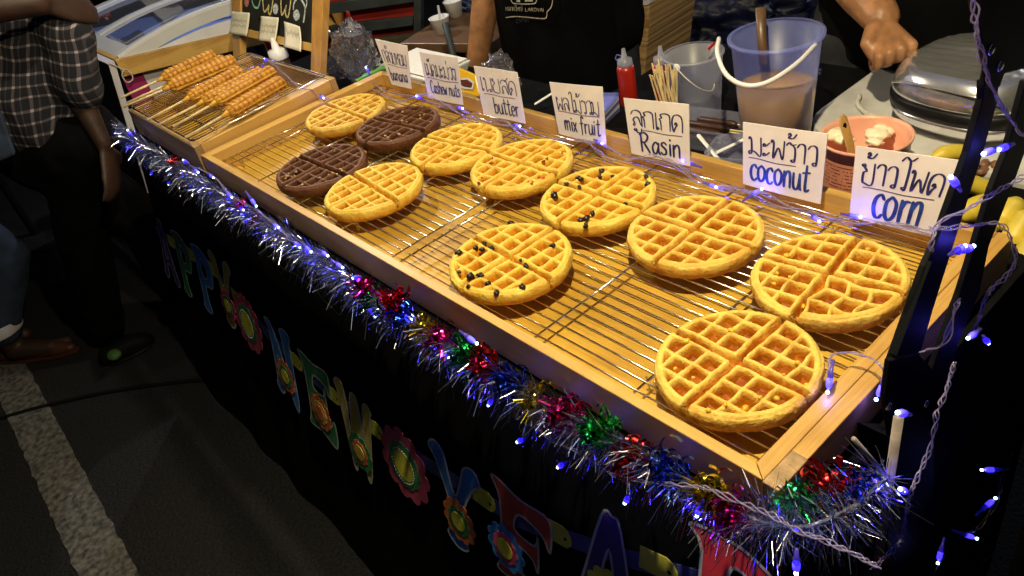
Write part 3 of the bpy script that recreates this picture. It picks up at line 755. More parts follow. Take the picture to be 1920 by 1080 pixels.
def lettering(text, place, box, nrm, weight, mat, parent, nib=0.9, name='lettering', jit=0.0, contrast=0.65, slope=0.0):
    """place(u,v) -> point on the surface; box = (u0,u1,v0,v1): baseline v0, body top v1"""
    tot = sum(G[c_][0] for c_ in text)
    u0, u1, v0, v1 = box
    su = (u1-u0)/tot; sv = v1-v0
    m = MB(); x = 0.0
    for c_ in text:
        adv, strokes = G[c_]
        jx, jy = rnd.uniform(-jit, jit), rnd.uniform(-jit, jit)
        for st in strokes:
            pts = [Vector((x + a + jx, b_ + jy, 0)) for a, b_ in st]
            pts = catmull(pts, 5)
            P3 = [place(u0 + p.x*su, v0 + p.y*sv + slope*(p.x/tot)) + nrm*0.0005 for p in pts]
            def w(i, t, L=len(P3)):
                ang = math.atan2(t.z, Vector((t.x, t.y, 0)).length*(1 if t.x >= 0 else -1))
                return weight*(1-contrast + contrast*abs(math.sin(ang - 0.35)))*(0.75 + 0.25*math.sin(math.pi*(i+0.5)/L))
            m.ribbon(P3, nrm, w)
            for e_ in (P3[0], P3[-1]):
                b1 = nrm.orthogonal().normalized(); b2 = nrm.cross(b1)
                rr = weight*(1-contrast)*0.95
                m.add([e_ + nrm*0.00015 + (b1*math.cos(a_) + b2*math.sin(a_))*rr for a_ in [k_*math.pi/3 for k_ in range(6)]], [tuple(range(6))])
        x += adv
    return m.build(name, mat, parent)

SIGNS = [
 ('กล้วยหอม', 'banana', [(703,73),(763,86),(771,167),(734,158)], 'white banana sign, farthest left along the back rail'),
 ('เม็ดมะม่วง', 'Cashew nuts', [(786,97),(857,108),(868,197),(803,183)], 'white cashew nuts sign on the back rail'),
 ('เนยสด', 'butter', [(888,124),(969,136),(985,232),(907,216)], 'white butter sign on the back rail'),
 ('ผลไม้รวม', 'mix fruit', [(1030,154),(1129,163),(1136,271),(1048,251)], 'white mix fruit sign on the back rail'),
 ('ลูกเกด', 'Rasin', [(1169,184),(1291,196),(1293,312),(1184,288)], 'white raisin sign on the back rail, spelt Rasin'),
 ('มะพร้าว', 'coconut', [(1393,229),(1552,251),(1538,383),(1393,345)], 'white coconut sign on the back rail before the pink tub'),
 ('ข้าวโพด', 'corn', [(1605,274),(1805,302),(1750,445),(1592,407)], 'white corn sign on the back rail beside the black bars'),
]
for k, (th, en, pc, lb) in enumerate(SIGNS):
    TL, TR = [onY(u, 0.472) for u in pc[:2]]
    BR, BL = [onY(u, 0.463) for u in pc[2:]]
    ctr = (BL + BR)/2
    sg = thing('flavour_sign', lb, 'sign', ctr, 'hand lettered flavour signs along the back rail')
    nrm = (TR-TL).cross(BL-TL).normalized()
    if nrm.y > 0: nrm = -nrm
    bow = rnd.uniform(-0.0015, 0.0025)
    def place(u, v, TL=TL, TR=TR, BR=BR, BL=BL, nrm=nrm, bow=bow):
        return (BL.lerp(BR, u)).lerp(TL.lerp(TR, u), v) + nrm*(bow*math.sin(math.pi*u))
    m = MB()
    m.grid(lambda u, v: place(u, v), 10, 3)
    back = MB()
    n0 = len(m.v)
    m.grid(lambda u, v: place(u, v) - nrm*0.0016, 10, 3)
    for (i0, i1) in [(i, i+1) for i in range(10)]:
        m.f.append([i0, i0+n0, i1+n0, i1]); m.mi.append(0)
        a_, b_ = 33+i0, 33+i1
        m.f.append([a_, b_, b_+n0, a_+n0]); m.mi.append(0)
    for j in range(3):
        for i in (0, 10):
            m.f.append([j*11+i, (j+1)*11+i, (j+1)*11+i+n0, j*11+i+n0]); m.mi.append(0)
    m.build('card', M['paper'], sg)
    thv = (.53, .83) if k not in (0, 1) else (.52, .80)
    if k == 3: thv = (.50, .76)
    lettering(th, place, (.09, .93, thv[0], thv[1] - .02), nrm, 0.0019 if k > 3 else 0.0015, M['ink'], sg, name='thai_lettering', jit=0.02)
    uu = [(.14,.90),(.16,.97),(.30,.90),(.18,.92),(.18,.88),(.10,.86),(.26,.82)][k]
    hv = [(.12,.40),(.15,.42),(.10,.42),(.12,.42),(.09,.43),(.12,.52),(.08,.60)][k]
    lettering(en, place, (uu[0], uu[1], hv[0], hv[1]), nrm, [.0019,.0017,.0021,.0019,.0024,.0026,.0030][k], M['ink'] if k < 5 else M['inkblue'], sg, name='english_lettering', jit=0.02, contrast=.45, slope=0.02)
    m = MB()
    ln = [(.16,.94),(.10,.96),(.12,.86),(.08,.92),(.24,.90),(.08,.68),(.12,.88)][k]
    m.ribbon([place(ln[0] + (ln[1]-ln[0])*i/8, .468 + .008*math.sin(i) ) + nrm*0.0006 for i in range(9)], nrm, 0.0005)
    m.build('underline', M['ink'], sg)

# ================================================================== CORN DOG WAFFLE TRAY
ST = thing('corn_dog_tray', 'small pine box with a wire rack of waffle sticks left of the long tray', 'tray', (-0.24, 0.17, 0.795))
def tz(y): return 0.868 + 0.03*y
x0, x1, y0, y1 = -0.488, -0.012, -0.004, 0.372
def sprism(poly, zb, dz=0.0):
    top = [Vector((p[0], p[1], tz(p[1])+dz)) for p in poly]
    bot = [Vector((p[0], p[1], zb if isinstance(zb, float) else zb(p[1]))) for p in poly]
    n = len(poly); m = MB()
    m.add(top+bot, [list(range(n)), list(range(2*n-1, n-1, -1))] + [(i, i+n, (i+1) % n + n, (i+1) % n) for i in range(n)])
    return m
low = lambda y: 0.802 + 0.03*y
sprism([(x0, y0), (x1, y0), (x1, y0+0.016), (x0, y0+0.016)], low).build('rail', M['oldwood'], ST, bevel=0.0015)
sprism([(x0, y1-0.016), (x1, y1-0.016), (x1, y1), (x0, y1)], low).build('rail', M['oldwood'], ST, bevel=0.0015)
sprism([(x0, y0+0.0165), (x0+0.016, y0+0.0165), (x0+0.016, y1-0.0165), (x0, y1-0.0165)], low).build('rail', M['pine_y'], ST, bevel=0.0015)
sprism([(x1-0.040, y0+0.0165), (x1, y0+0.0165), (x1, y1-0.0165), (x1-0.040, y1-0.0165)], low).build('rail', M['pine_y'], ST, bevel=0.0015)
MB().box(((x0+x1)/2, (y0+y1)/2, 0.812), (x1-x0-0.03, y1-y0-0.03, 0.006), Matrix.Rotation(0.03, 3, 'X')).build('base_board', M['board'], ST)
rk = thing('wire_rack', 'small chrome rack holding the waffle sticks on the corn dog tray', 'wire rack', (-0.24, 0.17, 0.872))
zr = lambda y: 0.878 + 0.03*y
X0, X1, Y0, Y1 = -0.476, -0.022, 0.002, 0.355
w0 = MB().tube([(X0, Y0, zr(Y0)), (X0, Y1, zr(Y1))], 0.0011, 6).build('wire', M['chrome'], rk, smooth=True)
nw = 30
for k in range(1, nw): dup(w0, ((X1-X0)*k/(nw-1), 0, 0), rk)
for y in (0.06, 0.12, 0.18, 0.24, 0.30):
    MB().tube([(X0, y, zr(y)-0.0026), (X1, y, zr(y)-0.0026)], 0.0015, 6).build('cross_wire', M['chrome'], rk, smooth=True)
fr = [(X0, Y0+.01), (X0+.01, Y0), (X1-.01, Y0), (X1, Y0+.01), (X1, Y1-.01), (X1-.01, Y1), (X0+.01, Y1), (X0, Y1-.01), (X0, Y0+.01)]
MB().tube([(a, b, zr(b)) for a, b in fr], 0.0019, 8).build('frame', M['chrome'], rk, smooth=True)

def corndog(a, b, zlift, label, stick_len=0.115, twist=0.0, seed=0):
    a = Vector(a); b = Vector(b); a.z += zlift; b.z += zlift
    d = (b-a); L = d.length; d.normalize()
    side = Vector((0, 0, 1)).cross(d).normalized(); up = d.cross(side)
    tw = Matrix.Rotation(twist, 3, d); side = tw @ side; up = tw @ up
    cdg = thing('waffle_stick', label, 'waffle stick', a - d*0.04, 'waffle sticks on the small rack')
    m = MB(); bk = []
    NU, NV = 60, 132
    def fn(u, v):
        th = 2*math.pi*u; s_ = v*L
        env = min(1, math.sqrt(max(0.0, v*L/0.016))) * min(1, math.sqrt(max(0.0, (1-v)*L/0.008)))
        ct, sn_ = math.cos(th), math.sin(th)
        q_ = (abs(ct)**5 + abs(sn_)**5)**(-1/5)
        base = 0.0128*q_*(0.88 + 0.12*abs(math.cos(2*th)))
        ph = 2*math.pi*s_/0.0135
        lat = abs(math.sin(ph/2))**0.55 * abs(math.sin(3*th))**0.45
        fl = math.exp(-((abs(sn_))/0.13)**2)
        r = base + 0.0036*lat*(1-fl) + 0.0060*fl + 0.0009*noise.noise(Vector((s_*90, th*2, seed)))
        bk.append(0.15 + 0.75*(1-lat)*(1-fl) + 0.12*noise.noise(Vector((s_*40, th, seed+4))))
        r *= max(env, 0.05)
        return a + d*s_ + side*(r*ct*1.12) + up*(r*sn_)
    m.grid(fn, NU, NV, closed_u=True)
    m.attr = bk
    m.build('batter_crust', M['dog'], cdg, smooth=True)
    MB().tube([a - d*stick_len, a + d*0.02], 0.0029, 8).build('stick', M['bamboo'], cdg, smooth=True)
    MB().tube([a - d*0.016, a - d*0.004, a + d*0.012], [0.0028, 0.0055, 0.009], 10).build('batter_drip', M['dog'], cdg, smooth=True)
dz = 0.0
lay = [((-0.520,.120), (-0.533,.292), 'back left waffle stick on the small rack, farthest from the long tray'),
       ((-0.430,.092), (-0.428,.300), 'second waffle stick from the left on the small rack'),
       ((-0.285,.080), (-0.322,.275), 'middle waffle stick on the small rack'),
       ((-0.165,.100), (-0.208,.300), 'long waffle stick second from the chalkboard leg'),
       ((-0.072,.078), (-0.118,.275), 'waffle stick nearest the long tray')]
for k, (a, b, lb) in enumerate(lay):
    e0_, e1_ = [((303,148),(405,104)), ((315,165),(443,114)), ((352,185),(455,134)), ((402,194),(515,134)), ((425,213),(532,154))][k]
    zz_ = 0.918 if k in (0, 1, 3) else 0.900
    a, b = onZ(e0_, zz_), onZ(e1_, zz_)
    za, zb_ = zr(a[1]) + 0.022, zr(b[1]) + 0.022
    up_ = 0.0
    corndog(a, b + Vector((0, 0, .004)), up_, lb, twist=0.25+rnd.uniform(-.25, .25), seed=k*3.3)
for k, (a, b) in enumerate((((-0.447, .11), (-0.445, .28)), ((-0.185, .10), (-0.205, .28)))):
    corndog((a[0], a[1], zr(a[1])+0.018), (b[0], b[1], zr(b[1])+0.018), 0, ['waffle stick lying under the two left sticks', 'waffle stick half hidden below the long stick'][k], seed=20+k)

# ================================================================== TINSEL GARLAND
TP = catmull([(a_, b_-0.006, c_+0.020+(0.012 if a_ > 1.3 else 0)) for a_, b_, c_ in [(-0.53, -0.022, 0.792), (-0.45, -0.024, 0.797), (-0.2, -0.026, 0.797), (0.1, -0.028, 0.800), (0.4, -0.028, 0.800), (0.62, -0.028, 0.798), (0.78, -0.030, 0.790),
              (0.92, -0.032, 0.790), (1.06, -0.032, 0.800), (1.2, -0.032, 0.802), (1.33, -0.032, 0.808), (1.42, -0.034, 0.808), (1.475, -0.018, 0.815), (1.500, 0.03, 0.818), (1.506, 0.075, 0.822)]], 14)
tl = thing('tinsel_garland', 'silver tinsel garland with coloured foil bows along the front edge of the stall', 'garland', (0.4, -0.03, 0.78))
MB().tube(TP, 0.003, 6).build('core_string', M['foil']['silver'], tl)
cum = [0.0]
for i in range(len(TP)-1): cum.append(cum[-1] + (TP[i+1]-TP[i]).length)
def tpath(s_):
    s_ = max(0, min(cum[-1]-1e-6, s_))
    lo, hi = 0, len(cum)-1
    while hi - lo > 1:
        md = (lo+hi)//2
        if cum[md] <= s_: lo = md
        else: hi = md
    f = (s_-cum[lo])/(cum[hi]-cum[lo])
    return TP[lo].lerp(TP[hi], f), (TP[hi]-TP[lo]).normalized()
BOWS = [('magenta',(458,372)),('red',(485,402)),('magenta',(690,525)),('green',(700,548)),('red',(742,552)),('blue',(760,578)),('yellow',(795,606)),('magenta',(832,626)),('green',(880,652)),('red',(915,672)),
        ('blue',(965,705)),('yellow',(1008,738)),('magenta',(1062,762)),('green',(1132,792)),('red',(1188,848)),('blue',(1258,872)),('yellow',(1335,908)),('magenta',(1372,948)),('green',(1500,945)),('red',(1560,915)),('blue',(1612,918)),
        ('green',(560,452)),('red',(600,498)),('magenta',(340,312)),('red',(330,290))]
BOWP = [onY((u[0]-4, u[1]+10), -0.046) if u[0] < 1440 else far(u, 0.70) for cn, u in BOWS]
sm = MB()
for k in range(15000):
    p, t_ = tpath(rnd.uniform(0, cum[-1]))
    if rnd.random() < 0.35 and min((p - b_).length for b_ in BOWP[:21]) < 0.030: continue
    dr = Vector((rnd.gauss(0, 1), rnd.gauss(0, 1), rnd.gauss(0, 1)))
    dr -= t_*dr.dot(t_)*0.72
    dr.normalize()
    if dr.y > 0.15 and p.x < 1.44: dr.y *= -0.5
    dr = (dr + Vector((0, -0.15, -0.06))).normalized()
    L = rnd.uniform(0.018, 0.052)*(1.25 if rnd.random() < .15 else 1)
    sd = dr.cross(Vector((rnd.gauss(0, 1), rnd.gauss(0, 1), rnd.gauss(0, 1)))).normalized()*rnd.uniform(0.00025, 0.0006)
    tip = p + dr*L + Vector((0, 0, -L*L*rnd.uniform(1, 7))) + Vector((rnd.gauss(0, 1), rnd.gauss(0, .5), rnd.gauss(0, 1)))*0.0045
    md = p + dr*L*0.5
    tw_ = dr.cross(sd).normalized()*sd.length
    sd2 = sd*math.cos(0.9) + tw_*math.sin(0.9)
    sm.cur = 0 if rnd.random() < 0.62 else (1 if rnd.random() < 0.85 else 2)
    sm.add([p-sd, p+sd, md+sd, md-sd], [(0, 1, 2, 3)])
    sm.add([md-sd2, md+sd2, tip+sd2*0.6, tip-sd2*0.6], [(0, 1, 2, 3)])
sm.build('tinsel_strand', [M['foil']['silver'], M['foil']['bluesilver'], M['foil']['violet']], tl, kind='stuff')
for k, (cn, u) in enumerate(BOWS):
    p = BOWP[k]
    m = MB()
    big = 1.25 if k < 22 and 600 < u[0] else 0.55
    for j in range(40):
        a0 = rnd.uniform(0, 6.28); el = rnd.uniform(-1.2, 1.2)
        d1 = Vector((math.cos(a0)*math.cos(el), math.sin(a0)*math.cos(el), math.sin(el)))
        d2 = d1.cross(Vector((rnd.gauss(0,1), rnd.gauss(0,1), rnd.gauss(0,1)))).normalized()
        n_ = d1.cross(d2)
        rr = rnd.uniform(0.005, 0.010)*big; st = p + d1*rnd.uniform(0.002, 0.018)*big
        arc = rnd.uniform(2.2, 4.6); a1 = rnd.uniform(0, 6.28)
        pts = [st + (d1*math.cos(a1 + arc*i/7) + d2*math.sin(a1 + arc*i/7))*rr + n_*(0.004*i/7) for i in range(8)]
        wv = rnd.uniform(0.0010, 0.0024)*big
        vv = []
        for q_ in pts: vv += [q_ - n_*wv, q_ + n_*wv]
        m.add(vv, [(2*i, 2*i+1, 2*i+3, 2*i+2) for i in range(7)])
    for j in range(60):
        dr = Vector((rnd.gauss(0, 1), rnd.gauss(0, 1)-.3, rnd.gauss(0, 1))).normalized()
        if dr.y > 0.2 and p.x < 1.44: dr.y *= -1
        L = rnd.uniform(0.010, 0.030)*big/1.2
        sd = dr.cross(Vector((rnd.gauss(0, 1), rnd.gauss(0, 1), rnd.gauss(0, 1)))).normalized()*rnd.uniform(0.0004, 0.0009)
        st = p + dr*0.004
        m.add([st-sd, st+sd, st+dr*L+sd, st+dr*L-sd], [(0, 1, 2, 3)])
    m.build('foil_bow', M['foil'][cn], tl, smooth=True)

# ================================================================== NEW YEAR BANNER
bn = thing('new_year_banner', 'colourful paper letter banner hanging on the black tablecloth', 'banner', (0.4, -0.06, 0.6))
BC = {'blue': (0.03, 0.16, 0.50), 'green': (0.03, 0.17, 0.07), 'gold': (0.42, 0.33, 0.06), 'red': (0.45, 0.055, 0.03), 'violet': (0.05, 0.03, 0.16), 'crimson': (0.50, 0.03, 0.05),
      'yellow': (0.55, 0.48, 0.05), 'pink': (0.42, 0.06, 0.12), 'orange': (0.48, 0.14, 0.05), 'navy': (0.04, 0.05, 0.18)}
BM = {k: pm('banner ' + k, tuple(min(.85, 1.75*q_) for q_ in v), 0.55, var=0.12, scale=18) for k, v in BC.items()}
BM['edge'] = pm('banner white edge', (0.62, 0.64, 0.70), 0.55, var=0.03)
SH = {  # outlines in a unit box, y up
 'N': [[(.0,.98),(.18,1.0),(.34,.86),(.66,.36),(.64,.86),(.6,.98),(.8,1.04),(1.0,.96),(.92,.82),(.9,.0),(.74,-.06),(.34,.56),(.32,.18),(.36,.02),(.2,-.04),(.06,.06),(.14,.2),(.14,.8)]],
 'E': [[(.0,1.0),(.5,.96),(.98,.98),(1.0,.66),(.86,.78),(.48,.80),(.40,.6),(.74,.6),(.8,.72),(.8,.34),(.7,.44),(.40,.44),(.44,.2),(.8,.18),(1.0,.34),(.98,-.04),(.5,.02),(.06,.0),(.14,.2),(.14,.8)]],
 'W': [[(-.04,.96),(.1,1.04),(.24,.94),(.32,.36),(.42,.9),(.54,1.0),(.66,.9),(.74,.36),(.78,.86),(.9,1.0),(1.04,.92),(.98,.8),(.82,.0),(.68,-.04),(.54,.5),(.4,.0),(.26,-.04),(.06,.78)]],
 'Y': [[(-.04,.94),(.1,1.04),(.3,.96),(.38,.74),(.5,.58),(.62,.76),(.72,.98),(.92,1.04),(1.04,.92),(.9,.82),(.64,.44),(.64,.18),(.72,.04),(.5,-.04),(.28,.04),(.36,.18),(.36,.44),(.12,.82)]],
 'A': [[(.38,.98),(.52,1.04),(.64,.96),(.9,.2),(1.02,.04),(.84,-.04),(.68,.04),(.62,.26),(.38,.26),(.32,.06),(.16,-.04),(.0,.04),(.12,.2)], [(.42,.42),(.58,.42),(.5,.74)]],
 'P': [[(.0,.98),(.5,1.04),(.92,.92),(1.0,.7),(.86,.48),(.46,.42),(.44,.14),(.5,.0),(.26,-.04),(.06,.02),(.14,.16),(.14,.84)], [(.44,.84),(.66,.82),(.7,.68),(.62,.58),(.44,.58)]],
 'R': [[(.0,.98),(.5,1.04),(.92,.92),(1.0,.7),(.88,.52),(.74,.46),(.92,.16),(1.04,.04),(.84,-.04),(.66,.04),(.48,.4),(.44,.14),(.5,.0),(.26,-.04),(.06,.02),(.14,.16),(.14,.84)], [(.44,.86),(.66,.84),(.7,.7),(.62,.6),(.44,.6)]],
 'H': [[(.0,.98),(.2,1.04),(.42,.96),(.36,.8),(.36,.6),(.64,.6),(.64,.82),(.6,.96),(.8,1.04),(1.0,.96),(.9,.82),(.9,.18),(1.0,.04),(.8,-.04),(.6,.04),(.64,.18),(.64,.44),(.36,.44),(.36,.18),(.42,.04),(.2,-.04),(.0,.04),(.12,.18),(.12,.82)]],
}
def fill_shape(loops, fn, depth_vec):
    """triangulated plate with holes: loops of 2D points mapped by fn"""
    bm_ = bmesh.new(); edges = []
    for lp in loops:
        vs2 = [bm_.verts.new((p.x, p.y, 0)) for p in lp]
        for i in range(len(vs2)): edges.append(bm_.edges.new((vs2[i], vs2[(i+1) % len(vs2)])))
    bmesh.ops.triangle_fill(bm_, edges=edges, use_beauty=True)
    bm_.verts.index_update()
    co = [v.co.copy() for v in bm_.verts]; tri = [[v.index for v in f.verts] for f in bm_.faces]
    be = [[v.index for v in e.verts] for e in bm_.edges if len(e.link_faces) == 1]
    bm_.free()
    m = MB(); n = len(co)
    top = [fn(c_.x, c_.y) for c_ in co]
    m.add(top + [p - depth_vec for p in top], tri + [[i+n for i in f[::-1]] for f in tri] + [(a, b, b+n, a+n) for a, b in be])
    return m
def flower(cx, cs, r, cols, parent, lift):
    for j, (rad, c_) in enumerate(((1.0, cols[0]), (0.62, cols[1]), (0.40, cols[2]))):
        pts = []
        for k in range(72):
            a = 2*math.pi*k/72
            rr = r*rad*((0.80 + 0.20*abs(math.cos(a*5.5))**0.6) if j == 0 else 1 + (0.05*math.cos(a*11) if j == 1 else 0))
            pts.append(clpt(cx + rr*math.cos(a), cs + rr*math.sin(a), lift + 0.0012*(j+1)))
        m = MB(); m.poly(pts, N_CL*-0.0008)
        m.build(['petals', 'ring', 'centre'][j], BM[c_], parent)
LET = [('A',-.535,.238,'violet',None),('P',-.38,.232,'green',None),('P',-.225,.222,'blue',None),('Y',-.088,.200,'gold',('pink','green','yellow')),
       ('N',.206,.262,'blue',('orange','green','yellow')),('E',.365,.274,'green',('orange','gold','orange')),('W',.524,.270,'gold',('green','orange','gold')),
       ('Y',.848,.228,'blue',('orange','green','yellow')),('E',1.009,.196,'red',('blue','pink','yellow')),('A',1.178,.120,'violet',('yellow','gold','yellow')),('R',1.352,.040,'crimson',('blue','pink','yellow'))]
def ltop(x):
    xs = [-.7, -.38, -.09, .2, .45, .65, .9, 1.07, 1.24, 1.42, 1.55]; ys = [.262, .25, .225, .285, .298, .292, .252, .222, .150, .066, .0]
    for i in range(len(xs)-1):
        if x <= xs[i+1]: return ys[i] + (ys[i+1]-ys[i])*(x-xs[i])/(xs[i+1]-xs[i])
    return ys[-1]
st_pts = [(x_/100, ltop(x_/100)+0.012) for x_ in range(-54, 150, 4)]
m = MB()
for i in range(len(st_pts)-1):
    (xa, sa_), (xb, sb_) = st_pts[i], st_pts[i+1]
    m.hexa([clpt(xa, sa_, .0035), clpt(xb, sb_, .0035), clpt(xb, sb_+.028, .0035), clpt(xa, sa_+.028, .0035)], [clpt(xa, sa_, .0027), clpt(xb, sb_, .0027), clpt(xb, sb_+.028, .0027), clpt(xa, sa_+.028, .0027)])
m.build('ribbon_strip', BM['navy'], bn)
for (ch_, x, s0, cn, fl) in LET:
    w_, h_ = 0.125, 0.182
    loops = [[Vector((p.x, p.y, 0)) for p in catmull([(a, b, 0) for a, b in lp], 4, closed=True)] for lp in SH[ch_]]
    fn = lambda a, b, x=x, s0=s0: clpt(x + a*w_ , s0 + (1-b)*h_ , 0.0052)
    lt = fill_shape(loops, fn, N_CL*0.0012).build('letter', BM[cn], bn, label='%s paper letter %s' % (cn if cn not in ('crimson',) else 'red', ch_))
    m = MB()
    for lp in loops:
        pp = [fn(p.x, p.y) + N_CL*0.0006 for p in lp]; pp.append(pp[0]); pp.append(pp[1])
        m.ribbon(pp, N_CL, 0.0021)
    m.build('white_outline', BM['edge'], lt)
    if fl: flower(x + (0.072 if ch_ != 'E' or x < .9 else .03), s0 + (0.122 if ch_ != 'W' else .135), 0.044, fl, lt, 0.007)
    tx = x + w_ + 0.004
    tb = [clpt(tx + 0.0 + 0.040*(0 if k < 2 else 1), 0, 0) for k in range(4)]
    pts = [clpt(tx-.02, ltop(tx)+.008, .0042), clpt(tx+.018, ltop(tx+.018)+.006, .0042)] + [clpt(tx+.018 + .018*math.sin(a), ltop(tx+.018)+.024-.018*math.cos(a), .0042) for a in (.6, 1.2, 1.57, 2.0, 2.6)] + [clpt(tx+.018, ltop(tx+.018)+.042, .0042), clpt(tx-.02, ltop(tx)+.042, .0042)]
    MB().poly(pts, N_CL*-0.0006).build('tab', BM['yellow'], bn)
    MB().poly([clpt(tx+.024+.0028*math.cos(a), ltop(tx+.02)+.026+.0028*math.sin(a), .0046) for a in [k*6.283/8 for k in range(8)]], N_CL*-0.0003).build('punched_hole', M['black'], bn)
for (cx, cs) in ((.098, .325), (.760, .335)):
    ft = MB().tube([clpt(cx, cs-.07, .003), clpt(cx, cs-.06, .003)], 0.001, 5).build('flower', BM['pink'], bn)
    flower(cx, cs, 0.078, ('pink', 'green', 'yellow'), ft, 0.006)
    m = MB()
    for k in range(34):
        a = 2*math.pi*k/34
        m.ball(clpt(cx+.035*math.cos(a), cs+.035*math.sin(a), .0104), 0.0011, 5, 3)
    m.build('dotted_ring', BM['edge'], ft)
# emblem printed on the cloth
em = [(512,458),(520,485),(530,503),(548,510),(572,528),(592,543),(606,562),(618,572),(636,590),(643,578)]
m = MB(); m.ribbon([onCloth(u, 0.0016) for u in catmull([(a, b, 0) for a, b in em], 4)], N_CL, 0.0016)
m.build('printed_frame', M['darkslat'], cl)
e0, e1, e2 = onCloth((518,478), .0014), onCloth((626,560), .0014), onCloth((520,452), .0014)
lettering('หลาดใหญ่', lambda u, v: e0 + (e1-e0)*u + D_CL*-1*(v*0.045), (0.03, 0.95, 0.0, 0.55), N_CL, 0.0014, M['darkslat'], cl, name='printed_lettering')

# ================================================================== CHALKBOARD EASEL
def slab(px, p0, n, th, lift=0.0):
    n = n.normalized()
    pts = [onP(u, p0 + n*lift, n) for u in px]
    return MB().poly(pts, -n*th)
PB = Vector((-0.4, 0.378, 0.80)); NB = Vector((0, -0.906, 0.42))
ez = thing('chalkboard_easel', 'wooden framed chalkboard easel behind the waffle sticks with chalk lettering', 'chalkboard', (-0.41, 0.40, 0.795))
slab([(430,-120),(451,-120),(450,112),(437,110)], PB, NB, 0.02).build('stile', M['pine_z'], ez, bevel=0.0015)
slab([(588,-120),(611,-120),(597,192),(581,184)], PB, NB, 0.02).build('stile', M['pine_z'], ez, bevel=0.0015)
slab([(450.6,52),(585.4,82),(584.6,97),(450.3,66)], PB, NB, 0.018, 0.0).build('bottom_rail', M['pine_x'], ez, bevel=0.0012)
slab([(451.4,-120),(587.6,-120),(587.4,-100),(451.3,-100)], PB, NB, 0.018).build('top_rail', M['pine_x'], ez)
slab([(451.6,-99),(587,-99),(585.6,81.4),(451,51.4)], PB, NB, 0.006, -0.006).build('slate_panel', M['slate'], ez)
CH = {'pinkchalk': pm('pink chalk', (0.55, 0.20, 0.18), 0.9, var=0.4, scale=200), 'greenchalk': pm('green chalk', (0.22, 0.50, 0.38), 0.9, var=0.4, scale=200),
      'yellowchalk': pm('yellow chalk', (0.60, 0.50, 0.20), 0.9, var=0.4, scale=200), 'whitechalk': pm('pale blue chalk', (0.50, 0.56, 0.58), 0.9, var=0.4, scale=200)}
def cpx(p): return (420 + p[0]/6.0, p[1]/6.0)
for col_, w_, st in [('greenchalk', .0033, [(310,-60),(318,20),(345,80),(385,80),(405,10),(420,-60)]), ('yellowchalk', .0033, [(432,-30),(440,60),(455,130),(490,95),(505,60),(500,140),(525,150),(545,40),(552,-40)]),
                     ('yellowchalk', .0033, [(640,-40),(642,80),(650,165),(685,110),(700,60),(690,150),(720,190),(745,60),(755,-40)]), ('whitechalk', .0033, [(780,110),(790,30),(840,-30),(885,20),(912,90),(905,170),(893,255)]),
                     ('whitechalk', .0024, [(925,-50),(930,40),(908,130)])]:
    m = MB(); m.ribbon([onP(cpx(p), PB + NB*-0.0052, NB) for p in catmull([(a, b, 0) for a, b in st], 6)], NB, w_); m.build('chalk_stroke', CH[col_], ez)
for col_, c_, rx_, ry_ in [('pinkchalk', (255,20), 26, 58), ('whitechalk', (580,100), 30, 62), ('whitechalk', (815,170), 36, 62)]:
    MB().add([onP(cpx((c_[0]+rx_*math.cos(a), c_[1]+ry_*math.sin(a))), PB + NB*-0.0052, NB) for a in [k*6.2832/20 for k in range(20)]], [tuple(range(20))]).build('chalk_blob', CH[col_], ez)
for k, (px, lb) in enumerate([([(435,21),(467,24),(465,68),(433,63)], 'cream price note taped to the left post of the chalkboard'), ([(490,30),(522,33),(519,80),(488,76)], 'cream price note taped in the middle of the chalkboard rail'), ([(533,40),(563,50),(572,98),(540,88)], 'crooked curled price note on the right of the chalkboard rail')]):
    c4_ = [onP(u, PB + NB*0.003, NB) for u in px]
    nt_ = thing('price_note', lb, 'paper note', (c4_[0]+c4_[2])/2, 'price notes on the chalkboard')
    def npl(u, v, c4_=c4_, k=k):
        return c4_[3].lerp(c4_[2], u).lerp(c4_[0].lerp(c4_[1], u), v) + NB*(0.006*(1-v)**2*(1 if k < 2 else 1.8) + 0.002*math.sin(u*5+k))
    MB().grid(npl, 8, 8).build('paper_sheet', M['note'], nt_, smooth=True, solid=0.0004)
    m = MB()
    for row in range(2 if k != 2 else 1):
        pts = [npl(.12+.76*i/26, .62-.22*row+(.13 if k != 2 else .2)*math.sin(i*2.1+row)*(0.6+.4*math.sin(i*1.3))) + NB*0.0007 for i in range(27)]
        m.ribbon(pts, NB, 0.0006)
    m.build('pencil_writing', M['darkslat'], nt_)

# ================================================================== ICE CREAM COOLER ON THE LEFT
AX, AY, AZ = -0.92, 0.112, 0.902
def cz(y): return AZ - 0.145*(y-AY)
ck = thing('ice_cream_cooler', 'white ice cream cooler with a clear lid on a wooden base box', 'cooler', (-1.35, 0.5, 0.8))
def rail2(p, q_, hgt, w, name, mat):
    p, q_ = Vector(p), Vector(q_)
    d = (q_-p).normalized(); s_ = Vector((0, 0, 1)).cross(d).normalized()*w
    MB().hexa([p, q_, q_+s_, p+s_], [p-Vector((0,0,hgt)), q_-Vector((0,0,hgt)), q_+s_-Vector((0,0,hgt)), p+s_-Vector((0,0,hgt))]).build(name, mat, ck, bevel=0.002)
rail2((AX, AY, cz(AY)), (AX, 0.95, cz(0.95)), 0.055, 0.022, 'base_plank', M['pine_y'])
rail2((-1.85, AY-0.001, cz(AY)), (AX+0.001, AY-0.001, cz(AY)), 0.055, 0.024, 'base_plank', M['pine_x'])
